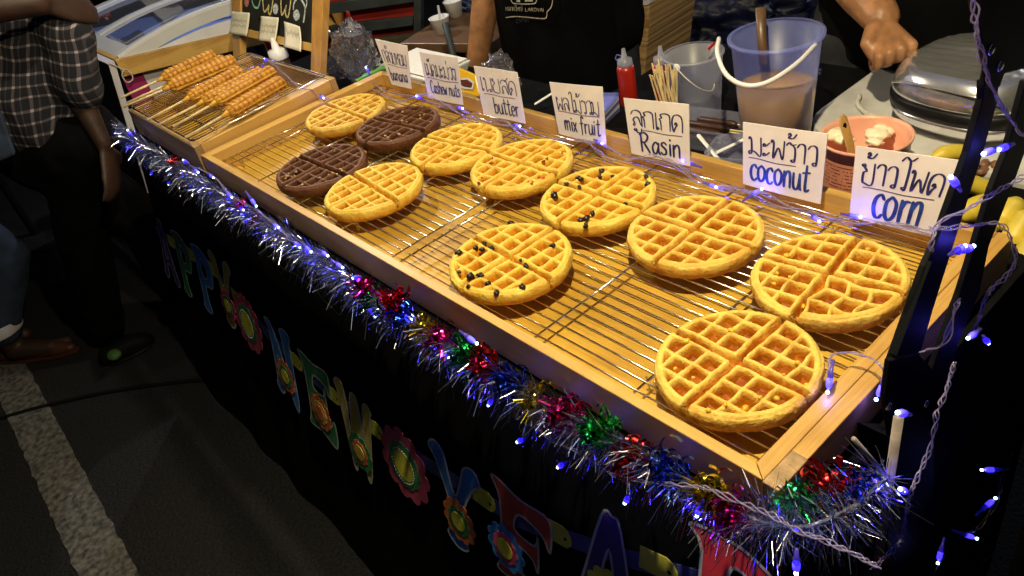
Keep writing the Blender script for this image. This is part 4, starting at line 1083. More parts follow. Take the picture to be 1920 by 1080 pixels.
def U(y):
    ys = [.112, .16, .22, .30, .38, .46, .54, .64, .76, .9]; zs = [.898, .911, .922, .934, .940, .941, .937, .924, .898, .85]
    for i in range(len(ys)-1):
        if y <= ys[i+1]:
            f = (y-ys[i])/(ys[i+1]-ys[i]); f = max(0, f); return zs[i] + (zs[i+1]-zs[i])*f
    return zs[-1]
def band(xa, xb, ya, yb, name, dz=0.0, low_=None, mat='white', n=16):
    m = MB()
    for i in range(n):
        a, b = ya+(yb-ya)*i/n, ya+(yb-ya)*(i+1)/n
        la = (low_(a) if low_ else U(a)-0.02); lb = (low_(b) if low_ else U(b)-0.02)
        m.hexa([(xa,a,la),(xb,a,la),(xb,b,lb),(xa,b,lb)], [(xa,a,U(a)+dz),(xb,a,U(a)+dz),(xb,b,U(b)+dz),(xa,b,U(b)+dz)])
    return m.build(name, M[mat], ck)
lidw = pm('translucent white lid', (0.66, 0.67, 0.66), 0.25, var=0.04, scale=10, coat=0.4); M['lidw'] = lidw
lowc = lambda y: max(cz(y)+0.002, U(y) - 0.016 - 0.16*max(0, y-0.13)*(1 if y < .4 else .4/(y)))
band(-0.93, -0.985, 0.125, 0.86, 'lid_frame', 0.0, lambda y: U(y)-0.038, 'lidw')
band(-0.9285, -0.939, 0.125, 0.86, 'lid_rim', 0.006, lambda y: U(y)-0.004, 'white')
band(-0.985, -1.02, 0.185, 0.80, 'lid_inner_ledge', -0.008, None, 'lidw')
band(-0.9855, -1.75, 0.118, 0.178, 'lid_frame', 0.0, lambda y: U(y)-0.03, 'lidw', 4)
band(-0.9855, -1.75, 0.81, 0.86, 'lid_frame', 0.0, lambda y: U(y)-0.03, 'lidw', 4)
band(-1.70, -1.75, 0.179, 0.809, 'lid_frame', 0.0, lambda y: U(y)-0.03, 'lidw')
band(-1.30, -1.335, 0.179, 0.809, 'lid_divider', 0.001, lambda y: U(y)-0.012, 'lidw')
gl = thin('clear lid pane', (0.96, 0.97, 1.0), 0.95, 0.1, (0.5, 0.5, 0.55), 1.3, 0.05)
M['glass'] = gl
MB().grid(lambda u, v: Vector((-1.02-0.28*u, 0.179+0.63*v, U(0.179+0.63*v)-0.006)), 6, 24).build('lid_pane', gl, ck, smooth=True, solid=0.002)
MB().grid(lambda u, v: Vector((-1.336-0.364*u, 0.179+0.63*v, U(0.179+0.63*v)-0.006)), 6, 24).build('lid_pane', gl, ck, smooth=True, solid=0.002)
M['coolblue'] = pm('blue cooler liner', (0.07, 0.15, 0.46), 0.4, var=0.5, scale=12, col2=(0.16, 0.20, 0.36), bump=0.3, bscale=30)
MB().grid(lambda u, v: Vector((-0.99-0.72*u, 0.15+0.7*v, cz(0.15+0.7*v)-0.012)), 8, 8).build('liner_floor', M['coolblue'], ck)
MB().poly([(-0.929, 0.135, cz(.135)+.001), (-0.929, 0.88, cz(.88)+.001), (-0.929, 0.86, U(.86)-0.040), (-0.929, 0.6, U(.6)-.046), (-0.929, 0.4, U(.4)-.046), (-0.929, 0.25, U(.25)-.040)], (-0.01, 0, 0)).build('tub_side', M['white'], ck)
# things inside the cooler
def inside(u): return onP(u, Vector((-1.2, 0.5, cz(.5)-0.004)), Vector((0, 0.145, 1)))
rl = thing('red_lolly', 'red ice lolly under the clear cooler lid', 'ice lolly', inside((195, 30)))
p = inside((195, 30)); d = (inside((182, 18))-inside((208, 42))).normalized()
MB().tube([p - d*0.05, p-d*0.042, p-d*0.02, p+d*0.02, p+d*0.04, p+d*0.047], [0.012, 0.022, 0.027, 0.027, 0.022, 0.010], 14, flat=0.5).build('ice', M['redplastic'], rl, smooth=True)
MB().tube([p + d*-0.045, p - d*0.11], 0.005, 8, flat=0.4).build('stick', M['bamboo'], rl)
for k, (px, mt, lb) in enumerate([([(262,2),(300,-20),(345,20),(308,44)], 'yellowed', 'pale wrapped ice cream block under the cooler lid'), ([(300,-5),(350,-25),(372,0),(325,22)], 'brownwood', 'brown wrapped ice cream bar under the cooler lid'), ([(228,80),(262,62),(272,66),(238,86)], 'denim', 'dark blue ice pack in the corner of the cooler')]):
    q4 = [inside(u) + Vector((0, 0, 0.012)) for u in px]
    w_ = MB().poly(q4, (0, 0, -0.011)).build('ice_pack' if k == 2 else 'ice_cream_block', M[mt], None, loc=q4[0]); tag(w_, lb, 'ice pack' if k == 2 else 'ice cream')
# stand under the cooler
cs = thing('cooler_stand', 'dark stand under the cooler with a leaning front board', 'stand', (-1.35, 0.5, 0))
PA = Vector((-0.92, 0.086, 0.894)); NA = Vector((0, -0.684, 0.129)).normalized()
pa = [PA, Vector((-0.92, -0.044, 0.21)), Vector((-1.85, -0.044, 0.21)), Vector((-1.85, 0.086, 0.894))]
M['boardface'] = pm('dark board face', (0.012, 0.012, 0.016), 0.6, var=0.3, scale=9)
MB().poly([p_ for p_ in pa], Vector((0, 0.02, 0.003))).build('front_board', M['boardface'], cs)
MB().hexa([PA + Vector((.0008, 0, 0)), pa[1] + Vector((.0008, 0, 0)), pa[1] + Vector((.0008, .02, .003)), PA + Vector((.0008, .02, .003))], [p_ + Vector((.006, 0, 0)) for p_ in (PA, pa[1], pa[1]+Vector((0, .02, .003)), PA+Vector((0, .02, .003)))]).build('board_edge', M['whiteprint'], cs)
MB().hexa([PA + Vector((.006, 0, .0008)), PA + Vector((.006, .02, .0038)), PA + Vector((-.93, .02, .0038)), PA + Vector((-.93, 0, .0008))], [p_ + Vector((0, 0, .004)) for p_ in (PA + Vector((.006, 0, .0008)), PA + Vector((.006, .02, .0038)), PA + Vector((-.93, .02, .0038)), PA + Vector((-.93, 0, .0008)))]).build('board_edge', M['whiteprint'], cs)
for x in (-0.96, -1.8):
    for y in (0.16, 0.88):
        MB().tube([(x, y, 0), (x, y, 0.74)], 0.02, 8).build('leg', M['black'], cs)
ps = thing('pink_poster', 'magenta and white poster hanging below the wooden cooler box', 'poster', (-0.95, 0.3, 0.7))
XP = -0.955
def strip(ua, ub, mt, nm, zt_):
    a, b = onX(ua, XP), onX(ub, XP)
    MB().hexa([(XP,a.y,zt_),(XP,b.y,zt_),(XP,b.y,0.52),(XP,a.y,0.52)], [(XP-.002,a.y,zt_),(XP-.002,b.y,zt_),(XP-.002,b.y,0.52),(XP-.002,a.y,0.52)]).build(nm, M[mt], ps)
strip((236,160), (283,170), 'magenta', 'magenta_panel', 0.845); strip((283.6,170), (420,110), 'whiteprint', 'white_panel', 0.838)
ring = thing('loop_tie', 'white cord loop hanging from the corner of the cooler box', 'cord', onX((240,135), -0.91))
MB().tube(catmull([onX(u, -0.908) for u in [(205,118),(222,126),(232,131)]], 5), 0.0018, 6).build('cord', M['rope'], ring)
MB().tube(catmull([onX(u, -0.905) for u in [(232,131),(229,142),(238,154),(248,150),(247,140),(237,131)]], 5, closed=True), 0.0019, 6).build('cord_loop', M['rope'], ring)

# ================================================================== BLACK FOLDING BRACKET AT THE RIGHT END
NX = Vector((1, 0, 0)); PX1 = Vector((1.475, 0, 0))
fb = thing('folding_bracket', 'black metal folding bracket with two leaning bars at the right end of the tray', 'bracket', (1.47, 0.25, 0.8))
slab([(1845,150),(1874,150),(1872,187),(1844,286),(1788,461),(1752,575),(1721,680),(1671,678),(1735,500),(1753,461),(1816,286),(1843,187)], PX1, NX, 0.006).build('bar', M['black'], fb, bevel=0.0015)
slab([(1925,150),(1960,150),(1922,286),(1897,356),(1855,461),(1837,550),(1798,640),(1762,770),(1722,770),(1775,615),(1800,550),(1828,461),(1860,356),(1888,286)], PX1, NX, 0.006, -0.003).build('bar', M['black'], fb, bevel=0.0015)
slab([(1815,-60),(1990,-60),(1985,90),(1930,128),(1884,139),(1875,165),(1845,165),(1852,130),(1838,60),(1826,0)], PX1, NX, 0.005, 0.004).build('plate', M['black'], fb, bevel=0.0015)
slab([(1670,676),(1722,662),(1748,690),(1752,770),(1740,830),(1672,820),(1660,745)], PX1, NX, 0.006, 0.003).build('plate', M['black'], fb, bevel=0.0015)
slab([(1660,815),(1752,815),(1752,1200),(1668,1200)], PX1, NX, 0.03, -0.004).build('post', M['black'], fb, bevel=0.002)
for u, l_ in (((1856,93), .004), ((1873,124), .004), ((1665,762), .003), ((1735,757), .003)):
    p = onX(u, 1.475+l_)
    MB().lathe([(0.0001, 0.003), (0.0022, 0.0028), (0.0042, 0.0016), (0.0046, 0)], p, 14, rot=Matrix.Rotation(math.pi/2, 3, 'Y')).build('bolt', M['steel'], fb, smooth=True)
m = MB()
for k in range(54):
    f = k/53; u = (1738 + (1674-1738)*f, 490 + (662-490)*f)
    p = onX(u, 1.474); m.box(p, (0.008, 0.0014, 0.0018), Matrix.Rotation(-0.5, 3, 'X'))
m.build('toothed_edge', M['blackrub'], fb, kind='stuff')
bs = thing('bamboo_stick', 'upright bamboo stick tied at the near right corner of the stall', 'stick', onX((1640,1085), 1.512))
MB().tube([onX((1685,782), 1.505), onX((1640,1090), 1.505)], 0.0042, 10).build('stick', M['shadedbamboo'], bs, smooth=True)
MB().tube([onX((1601,823), 1.507), onX((1668,900), 1.509)], 0.0022, 8).build('brace', M['shadedbamboo'], bs, smooth=True)
MB().tube(catmull([onX(u, 1.513) for u in [(1640,1050),(1658,1046),(1662,1056),(1645,1060)]], 4, closed=True), 0.0014, 6).build('red_tie', M['redcloth'], bs)

# ================================================================== STRING LIGHTS
proto = {}
def led_meshes():
    b_ = MB(); b_.lathe([(0.0001, 0.0008), (0.0018, 0.0), (0.0029, -0.0020), (0.0032, -0.0045), (0.0032, -0.0105)], (0,0,0), 10)
    return b_
def string_light(label, paths, bulbs, base, lights=True, energy=0.02, wmat='wireclear'):
    sl = thing('string_light', label, 'string lights', base, 'violet LED string lights')
    for j, path in enumerate(paths):
        pts = catmull(path, 8)
        for s_ in range(3):
            ph = s_*2.094; out = []
            for i, p in enumerate(pts):
                a = i*0.75 + ph
                out.append(p + Vector((math.cos(a)*0.0015, math.sin(a)*0.0015, math.sin(a*1.1+1)*0.0015)) + Vector((noise.noise(p*23+Vector((s_*3,0,0))), noise.noise(p*23+Vector((0,s_*3,5))), noise.noise(p*23+Vector((7,0,s_)))))*0.0035)
            MB().tube(out, 0.0007, 5).build('wire', M[wmat], sl, smooth=True)
    for (h, b) in bulbs:
        d = (h-b).normalized()
        rot = Vector((0, 0, 1)).rotation_difference(d)
        if 'bulb' not in proto:
            o1 = led_meshes().build('bulb', M['led'], sl, smooth=True)
            o2 = MB().lathe([(0.0016, -0.010), (0.0030, -0.0095), (0.0030, -0.0165), (0.0021, -0.018), (0.0015, -0.030)], (0,0,0), 10).build('socket', M['socket'], sl, smooth=True)
            o3 = MB().ball((0, 0, -0.0006), 0.0019, 8, 6).build('glowing_core', M['ledcore'], sl, smooth=True)
            proto['bulb'], proto['socket'], proto['core'] = o1, o2, o3
            trip = (o1, o2, o3)
            for o in trip: 
                for v in o.data.vertices: v.co += Vector(base)
            for v in o3.data.vertices: v.co += Vector((0, 0, 0.0047))
        else:
            trip = []
            for key in ('bulb', 'socket', 'core'):
                o = proto[key].copy(); COL.objects.link(o); o.parent = sl; trip.append(o)
        for o in trip:
            o.rotation_mode = 'QUATERNION'; o.rotation_quaternion = rot; o.location = h - Vector(base)
        if lights:
            ld = bpy.data.lights.new('led_light', 'POINT'); ld.energy = energy*1.15*rnd.uniform(.7, 1.3); ld.color = (0.075, 0.03, 1.0); ld.shadow_soft_size = 0.003
            lo = bpy.data.objects.new('led_light', ld); COL.objects.link(lo); lo.parent = sl; lo.location = h + d*0.005 - Vector(base)
    return sl
def L3(us, f): return [f(u) for u in us]
zA = lambda u: onZ(u, 0.8415)
pathA = [onZ((470,100), 0.892), onZ((500,112), 0.894), onZ((535,140), 0.89), onZ((560,163), 0.888), onZ((588,170), 0.875), onZ((606,186), 0.856)] + L3([(650,172),(690,150),(725,172),(783,184),(830,198),(866,206),(915,230),(973,240),(1040,260),(1127,270),(1170,292),(1225,300),(1285,318),(1340,352),(1424,362),(1480,388),(1534,412),(1609,408),(1690,428),(1745,442)], zA)
pathA2 = L3([(700,168),(750,190),(800,178),(880,222),(940,226),(1000,262),(1090,262),(1150,300),(1240,292),(1310,345),(1380,352),(1450,386),(1520,398),(1600,418),(1680,418),(1760,440)], lambda u: onZ(u, 0.845))
def hb(h, b, f, f2=None): return (f(h), (f2 or f)(b))
bA = [hb((497,111),(512,124), lambda u: onZ(u, .896)), hb((606,183),(590,166), lambda u: onZ(u, .862)), hb((687,128),(697,146), lambda u: onZ(u, .857), zA)]
for h, b in [((783,181),(800,190)), ((866,203),(848,198)), ((973,236),(957,232)), ((1127,268),(1107,258)), ((1285,303),(1310,312)), ((1340,350),(1318,342)), ((1424,357),(1400,372)), ((1534,413),(1510,392)), ((1609,406),(1585,402))]:
    bA.append(hb(h, b, lambda u: onZ(u, 0.847), zA))
string_light('violet string lights lying behind the waffles along the feet of the signs', [pathA, pathA2], bA, zA((1127, 270)), energy=0.03)
yF = lambda u: onY(u, -0.062)
pathB = L3([(1005,800),(1035,826),(1085,850),(1140,884),(1195,902),(1260,905),(1325,918),(1390,945),(1450,965),(1494,990),(1560,1020),(1610,1045),(1645,1062)], yF)
bB = [hb(h, b, yF) for h, b in [((664,521),(690,515)), ((890,641),(872,628)), ((917,758),(930,736)), ((972,828),(1003,812)), ((1048,875),(1085,852)), ((1173,941),(1195,905)), ((1308,964),(1325,920)), ((1493,1070),(1494,1012))]]
string_light('violet string lights drooping under the tinsel on the front edge', [pathB], bB, yF((1195, 902)), energy=0.03)
yT = lambda u: onY(u, -0.050)
pathC = L3([(240,246),(255,282),(300,300),(345,306),(399,330),(433,366),(490,400),(560,460),(600,478)], yT)
bC = [hb(h, b, yT) for h, b in [((241,246),(250,258)), ((255,281),(270,286)), ((283,326),(290,312)), ((345,301),(360,310)), ((316,345),(320,330)), ((399,332),(385,322)), ((433,368),(420,356)), ((478,383),(470,372)), ((560,462),(548,450)), ((581,470),(570,460)), ((640,500),(628,492)), ((520,425),(508,418)), ((612,478),(600,470)), ((726,560),(712,552)), ((768,598),(752,590)), ((838,668),(820,655)), ((455,392),(445,384)), ((370,322),(358,314)), ((700,590),(690,575))]]
string_light('violet string lights buried in the far left end of the tinsel', [pathC], bC, yT((399, 330)), energy=0.018)
xP = lambda u: onX(u, 1.488)
pathD = L3([(1816,-50),(1822,20),(1832,70),(1845,118),(1858,160),(1882,205),(1905,240),(1935,260)], xP)
pathE = L3([(1745,470),(1750,440),(1770,412),(1815,392),(1860,366),(1900,340),(1940,320)], xP)
pathF = L3([(1745,430),(1800,426),(1860,418),(1888,432),(1902,470),(1895,505),(1868,535),(1850,560),(1836,600),(1826,622)], lambda u: onX(u, 1.482))
pathG = L3([(1790,680),(1780,715),(1765,755),(1755,783),(1745,840),(1725,890),(1708,925),(1700,960),(1690,1010),(1665,1040),(1640,1065)], lambda u: onX(u, 1.522))
pathH = L3([(1800,560),(1790,580),(1770,640),(1725,660)], lambda u: onX(u, 1.49))
bD = [hb(h, b, xP) for h, b in [((1785,335),(1815,378)), ((1876,279),(1905,268)), ((1848,287),(1866,280)), ((1822,463),(1792,478)), ((1818,632),(1838,618)), ((1852,642),(1830,612)), ((1806,463),(1785,475))]]
bD += [hb(h, b, lambda u: onX(u, 1.522)) for h, b in [((1686,774),(1752,784)), ((1690,918),(1706,926))]]
string_light('violet string lights twisted round the black bracket bars', [pathD, pathE, pathF, pathG, pathH], bD, xP((1815, 380)), energy=0.03)
zRl = lambda u: onZ(u, 0.872)
pathI = [onZ((1556,712), .868)] + L3([(1553,685),(1558,666),(1590,660),(1630,670),(1655,690)], zRl) + [onX((1662,702), 1.448), onX((1655,722), 1.448)]
bI = [(onZ((1553,728), 0.861), onZ((1558,700), 0.872)), (onX((1646,742), 1.452), onX((1660,712), 1.452))]
string_light('violet string light looped over the near right rail of the tray', [pathI], bI, zRl((1590, 660)), energy=0.03)
xQ = lambda u: far(u, 0.98)
pathJ = L3([(1905,840),(1880,880),(1872,930),(1840,985),(1805,1003),(1775,1030),(1752,1075)], xQ)
bJ = [hb(h, b, xQ) for h, b in [((1847,881),(1880,880)), ((1862,938),(1842,955)), ((1826,1008),(1803,1000)), ((1760,1050),(1765,1030))]]
string_light('violet string lights hanging in the dark at the lower right', [pathJ], bJ, xQ((1840, 985)), energy=0.006, wmat='blackrub')

# ================================================================== THINGS BEHIND THE TRAY
def bottle(name, label, cat, c, prof, mat, parts, group=None):
    b_ = thing(name, label, cat, c, group)
    MB().lathe(prof, c, 24).build('bottle_body', M[mat], b_, smooth=True)
    for nm, pr, mt in parts: MB().lathe(pr, c, 20).build(nm, M[mt], b_, smooth=True)
    return b_
TZ = 0.7915
sq = [(0.017, 0), (0.0185, 0.004), (0.0185, 0.075), (0.0165, 0.085)]
sqp = [('cap', [(0.0155, 0.0852), (0.0160, 0.088), (0.0150, 0.098), (0.006, 0.101), (0.0035, 0.120), (0.0015, 0.118)], 'frostwhite')]
b1 = bottle('squeeze_bottle', 'red sauce squeeze bottle in front of the cardboard box', 'squeeze bottle', (0.640, 0.690, TZ), sq, 'redplastic', sqp, 'red squeeze bottles')
MB().tube(catmull([Vector((0.640-.012, .690, TZ+.088)), Vector((.640-.022, .688, TZ+.096)), Vector((.640-.016, .687, TZ+.106)), Vector((.640-.004, .688, TZ+.104))], 5), 0.0013, 6).build('cap_strap', M['frost'], b1)
bottle('squeeze_bottle', 'red sauce squeeze bottle behind the bamboo skewers', 'squeeze bottle', (0.705, 0.725, TZ), sq, 'redplastic', sqp, 'red squeeze bottles')
SKP = far((1262, 178), 1.34)
sk = thing('skewer_bundle', 'bundle of thin bamboo skewers fanning out beside the small bucket', 'skewers', (SKP.x, SKP.y, TZ))
MB().lathe([(0.019, 0), (0.022, 0.045), (0.0205, 0.045), (0.0185, 0.002)], (SKP.x, SKP.y, TZ), 20).build('cup', M['redplastic'], sk, smooth=True)
for k in range(26):
    a = rnd.uniform(0, 6.28)
    b0 = Vector((SKP.x + .013*math.cos(a), SKP.y + .013*math.sin(a), TZ+0.004))
    tp_ = Vector((SKP.x - .016 + rnd.uniform(-.030, .030), SKP.y - .006 + rnd.uniform(-.02, .02), TZ + rnd.uniform(.145, .165)))
    MB().tube([b0, tp_], 0.0014, 5).build('skewer', M['bamboo'], sk)
# batter bucket
bc = Vector((0.985, 0.690, TZ))
bk = thing('batter_bucket', 'large frosted bucket half full of waffle batter with a white handle', 'bucket', bc)
MB().lathe([(0.0, 0.001), (0.056, 0.001), (0.058, 0.004), (0.0715, 0.180), (0.077, 0.181), (0.0775, 0.187), (0.0712, 0.187)], bc, 48, cap=False).build('bucket_wall', M['frost'], bk, smooth=True)
MB().lathe([(0.0, 0.006), (0.0570, 0.0062), (0.0642, 0.098), (0.0, 0.099)], bc, 40).build('batter', M['batter'], bk, smooth=True)
MB().tube(catmull([far(u, t_) for u, t_ in [((1348,72),1.235),((1345,100),1.19),((1362,140),1.155),((1398,160),1.135),((1442,153),1.13),((1495,118),1.16),((1532,80),1.215)]], 8), 0.0036, 10).build('handle', M['white'], bk, smooth=True)
ldl = thing('batter_ladle', 'brown wooden ladle handle standing in the batter bucket', 'ladle', bc + Vector((-.01, .03, .1)))
MB().tube([far((1432,120), 1.28), far((1428,66), 1.28), far((1426,14), 1.27)], [0.007, 0.008, 0.0085], 10, flat=0.6).build('ladle_handle', M['brownwood'], ldl, smooth=True)
sc2 = Vector((0.790, 0.718, TZ))
sb = thing('small_bucket', 'small frosted bucket with a wire handle left of the batter bucket', 'bucket', sc2)
MB().lathe([(0, 0.001), (0.045, 0.001), (0.047, 0.004), (0.0545, 0.115), (0.058, 0.116), (0.058, 0.120), (0.0542, 0.120)], sc2, 40, cap=False).build('bucket_wall', M['frostwhite'], sb, smooth=True)
MB().tube(catmull([far(u, t_) for u, t_ in [((1268,128),1.375),((1290,150),1.36),((1312,166),1.37),((1333,171),1.40),((1339,160),1.43),((1338,140),1.45)]], 6), 0.0011, 6).build('handle', M['rope'], sb, smooth=True)
MB().lathe([(0.0001, 0.002), (0.007, 0.0015), (0.008, 0)], far((1269,127), 1.378), 14, rot=Matrix.Rotation(math.pi/2, 3, 'X')).build('handle_boss', M['white'], sb, smooth=True)
rs = MB().tube([far((1328,92), 1.45), far((1340,80), 1.44)], 0.003, 8).build('red_spoon', M['redplastic'], None, loc=far((1335, 88), 1.45)); tag(rs, 'red spoon tip poking out of the small bucket', 'spoon')
# chocolate box
def tub(name, label, c, sx_, sy_, h_, ang, mat, cat='container'):
    t_ = thing(name, label, cat, c)
    rt = Matrix.Rotation(ang, 3, 'Z'); m = MB()
    def ring(f, z, ins=0):
        pts = []
        for k in range(32):
            a = 2*math.pi*k/32
            ca, sa = math.cos(a), math.sin(a)
            e_ = (abs(ca)**6 + abs(sa)**6)**(-1/6)
            pts.append(rt @ Vector((ca*e_*(sx_*f-ins), sa*e_*(sy_*f-ins), z)) + Vector(c))
        return pts
    rings = [ring(.85, 0), ring(1, h_), ring(1.05, h_), ring(1.05, h_+.003), ring(.98, h_+.003), ring(.84, .002)]
    vv = [p for r_ in rings for p in r_]; ff = [tuple(range(31, -1, -1))]
    for i in range(len(rings)-1):
        for k in range(32): ff.append((i*32+k, i*32+(k+1) % 32, (i+1)*32+(k+1) % 32, (i+1)*32+k))
    ff.append(tuple(range(5*32, 6*32)))
    m.add(vv, ff); m.build('container_wall', M[mat], t_, smooth=False)
    return t_
M['cleartub'] = thin('hazy clear tub', (0.92, 0.93, 1.0), 0.72, 0.3, (0.45, 0.47, 0.62), 1.3, 0.12)
cb = Vector((0.885, 0.625, TZ))
tub('chocolate_box', 'clear plastic box of chocolate coated sticks before the batter bucket', cb, 0.088, 0.042, 0.040, 0.15, 'cleartub')
for k in range(6):
    y_ = -0.028 + 0.011*k
    a, b = cb + Vector((-0.06+.01*(k % 3), y_, 0.012+.012*(k % 2))), cb + Vector((0.03+.012*(k % 2), y_+.008, 0.014+.012*(k % 2)))
    o = thing('chocolate_stick', '%s chocolate coated stick in the clear box, counted from the back rail' % ['first', 'second', 'third', 'fourth', 'fifth', 'sixth'][k], 'chocolate', a, 'chocolate coated sticks in the clear box')
    MB().tube([a, a.lerp(b, .08), a.lerp(b, .9), b], [0.003, 0.0065, 0.0065, 0.003], 10).build('chocolate_coat', M['choc'], o, smooth=True)
    MB().tube([b, b + (b-a).normalized()*0.045], 0.0015, 6).build('stick', M['bamboo'], o)
ct = Vector((1.010, 0.560, TZ))
tub('clear_tub', 'clear rectangular tub against the back rail beside the coconut sign', ct, 0.055, 0.042, 0.045, 0.3, 'cleartub')
def spoon(lb, a, b, r_=0.0042):
    o = MB().tube([a, a.lerp(b, .05), a.lerp(b, .5), a.lerp(b, .96), b], [r_*.6, r_, r_*.9, r_, r_*.6], 10, flat=.5).build('white_spoon', M['white'], None, smooth=True, loc=a); tag(o, lb, 'spoon', 'white plastic spoons')
spoon('white plastic spoon handle leaning over the back rail left of the clear tub', onY((1308,252), 0.545), onY((1352,305), 0.535))
spoon('white plastic spoon lying inside the clear tub', onY((1340,288), 0.555), onY((1402,258), 0.60))
spoon('white plastic spoon behind the back rail near the mix fruit sign', onY((1002,196), 0.56), onY((1040,172), 0.60))
# pink tub
pc_ = Vector((1.185, 0.618, TZ))
pk = thing('pink_tub', 'pink plastic tub of butter cream with a printed red label', 'tub', pc_)
MB().lathe([(0.0605, 0), (0.0622, 0.003), (0.0622, 0.076), (0.0650, 0.0765), (0.0662, 0.082), (0.0640, 0.083), (0.0610, 0.077), (0.0600, 0.005), (0, 0.004)], pc_, 48).build('tub_wall', M['pink'], pk, smooth=True)
lbm = MB(); lbm.grid(lambda u, v: pc_ + Vector((math.cos(-2.7+2.4*u)*(0.0629), math.sin(-2.7+2.4*u)*(0.0629), 0.076*(.14+.66*v))), 24, 2)
lbm.build('paper_label', M['label'], pk, smooth=True)
m = MB()
for r_ in range(7):
    v = .72 - .075*r_; L_ = rnd.uniform(.5, .72); n_ = 40
    for i in range(n_):
        if rnd.random() < .35: continue
        u0 = .12 + L_*i/n_; u1 = .12 + L_*(i+.8)/n_
        rad = 0.0633
        q4 = [pc_ + Vector((math.cos(-2.7+2.4*u)*rad, math.sin(-2.7+2.4*u)*rad, 0.076*vv_)) for u, vv_ in ((u0, v), (u1, v), (u1, v+.018), (u0, v+.018))]
        m.add(q4, [(0, 1, 2, 3)])
m.build('label_print', M['brownprint'], pk)
for k, (u, r_) in enumerate([((1566,252), .015), ((1584,262), .012), ((1572,240), .011), ((1645,252), .014), ((1662,246), .010), ((1640,266), .010), ((1652,240), .009)]):
    MB().ball(onZ(u, TZ+0.066), r_, 14, 10, sc=(1.3, 1, .55), jit=.2, seed=k).build('butter_cream', M['cream'], pk, smooth=True)
pd = thing('wooden_paddle', 'wooden paddle handle with a hole standing in the pink tub', 'paddle', onZ((1595,275), TZ+0.06))
hx = [far(u, 1.12) for u in [(1590,290),(1582,262),(1574,235),(1573,222),(1580,213),(1588,218),(1594,240),(1601,266),(1604,290)]]
hd = far((1584,236), 1.1185)
MB().poly(hx, ray((1590,250)).normalized()*0.010).build('paddle_handle', M['paddle'], pd, bevel=0.002)
MB().poly([hd + ray((1584,236)).cross(Vector((0,0,1))).normalized()*0.0026*math.cos(a) + Vector((0,0,0.0052))*math.sin(a) for a in [k*6.283/12 for k in range(12)]], ray((1590,250)).normalized()*0.0012).build('hole', M['black'], pd)
# white table with waffle irons
def rrect(xa, xb, ya, yb, r_, n=8):
    pts = []
    for (cx_, cy_, a0) in ((xb-r_, yb-r_, 0), (xa+r_, yb-r_, math.pi/2), (xa+r_, ya+r_, math.pi), (xb-r_, ya+r_, 1.5*math.pi)):
        for k in range(n+1): pts.append((cx_ + r_*math.cos(a0+math.pi/2*k/n), cy_ + r_*math.sin(a0+math.pi/2*k/n)))
    return pts
wt = thing('side_table', 'white oilcloth covered side table carrying the waffle irons', 'table', (1.4, 0.95, 0))
rr_ = rrect(1.005, 1.95, 0.70, 1.35, 0.10)
MB().poly([(x, y, 0.806) for x, y in rr_], (0, 0, -0.030)).build('oilcloth_top', M['tabletop'], wt, bevel=0.008)
for x in (1.1, 1.85):
    for y in (0.80, 1.25): MB().tube([(x, y, 0), (x, y, 0.776)], 0.02, 8).build('leg', M['black'], wt)
def iron(c, ang, label, sc_=1.0, lobe=True):
    c = Vector(c); w_ = thing('waffle_iron', label, 'waffle iron', c, 'waffle irons on the side table')
    rt = Matrix.Rotation(ang, 3, 'Z')
    def shell(prof, name, mat, ex=3.2, lob=False, ridges=False):
        m = MB(); n = 64; rings = []
        for (f, z) in prof:
            rg = []
            for k in range(n):
                a = 2*math.pi*k/n; ca, sa = math.cos(a), math.sin(a)
                e_ = (abs(ca)**ex + abs(sa)**ex)**(-1/ex)
                x, y = ca*e_*0.118*f*sc_, sa*e_*0.112*f*sc_
                zz = z
                if ridges and f < 0.9: zz += 0.0016*math.sin(y*330)*(1 if f < .8 else 0.3)
                rg.append(rt @ Vector((x, y, zz*sc_)) + c)
            rings.append(rg)
        vv = [p for r_ in rings for p in r_]; ff = []
        for i in range(len(rings)-1):
            for k in range(n): ff.append((i*n+k, i*n+(k+1) % n, (i+1)*n+(k+1) % n, (i+1)*n+k))
        ff.append(tuple(range((len(rings)-1)*n, len(rings)*n))); ff.append(tuple(range(n-1, -1, -1)))
        m.add(vv, ff); return m.build(name, M[mat], w_, smooth=True)
    shell([(.72, .004), (.80, .010), (.92, .022), (.98, .034), (.985, .040)], 'base_shell', 'steel', 2.8)
    shell([(.5, 0), (.62, 0), (.66, .012), (.5, .014)], 'foot_ring', 'yellowed')
    shell([(.97, .0402), (1.0, .044), (1.0, .058), (.97, .0615)], 'plate_gap', 'blackrub', 2.8)
    lid = [(.985, .0617), (1.0, .068), (.99, .079), (.95, .091), (.89, .101), (.82, .107)] + [(.78 - .06*i, .1085 + .0006*i) for i in range(12)] + [(.02, .116)]
    shell(lid, 'lid_shell', 'steel', 2.6, ridges=True)
    ar = MB()
    ar.tube(catmull([rt @ (Vector(p)*sc_) + c for p in [(-.092, -.088, .078), (-.06, -.105, .092), (0, -.109, .095), (.06, -.105, .092), (.092, -.088, .078)]], 8), 0.0016, 6)
    ar.build('lid_seam', M['steel'], w_, smooth=True)
    MB().tube(catmull([rt @ (Vector(p)*sc_) + c for p in [(-.112, .02, .066), (-.150, .02, .072), (-.165, .0, .070), (-.150, -.02, .068), (-.112, -.02, .064)]], 6), 0.010, 10, flat=.7).build('handle', M['blackrub'], w_, smooth=True)
    MB().ball(rt @ Vector((.06, -.108, .078))*1.0 + c, 0.005, 8, 6).build('indicator_knob', M['blackrub'], w_, smooth=True)
    return w_
iron((1.245, 0.850, 0.8065), -0.15, 'chrome waffle iron under the resting fist', 1.0)
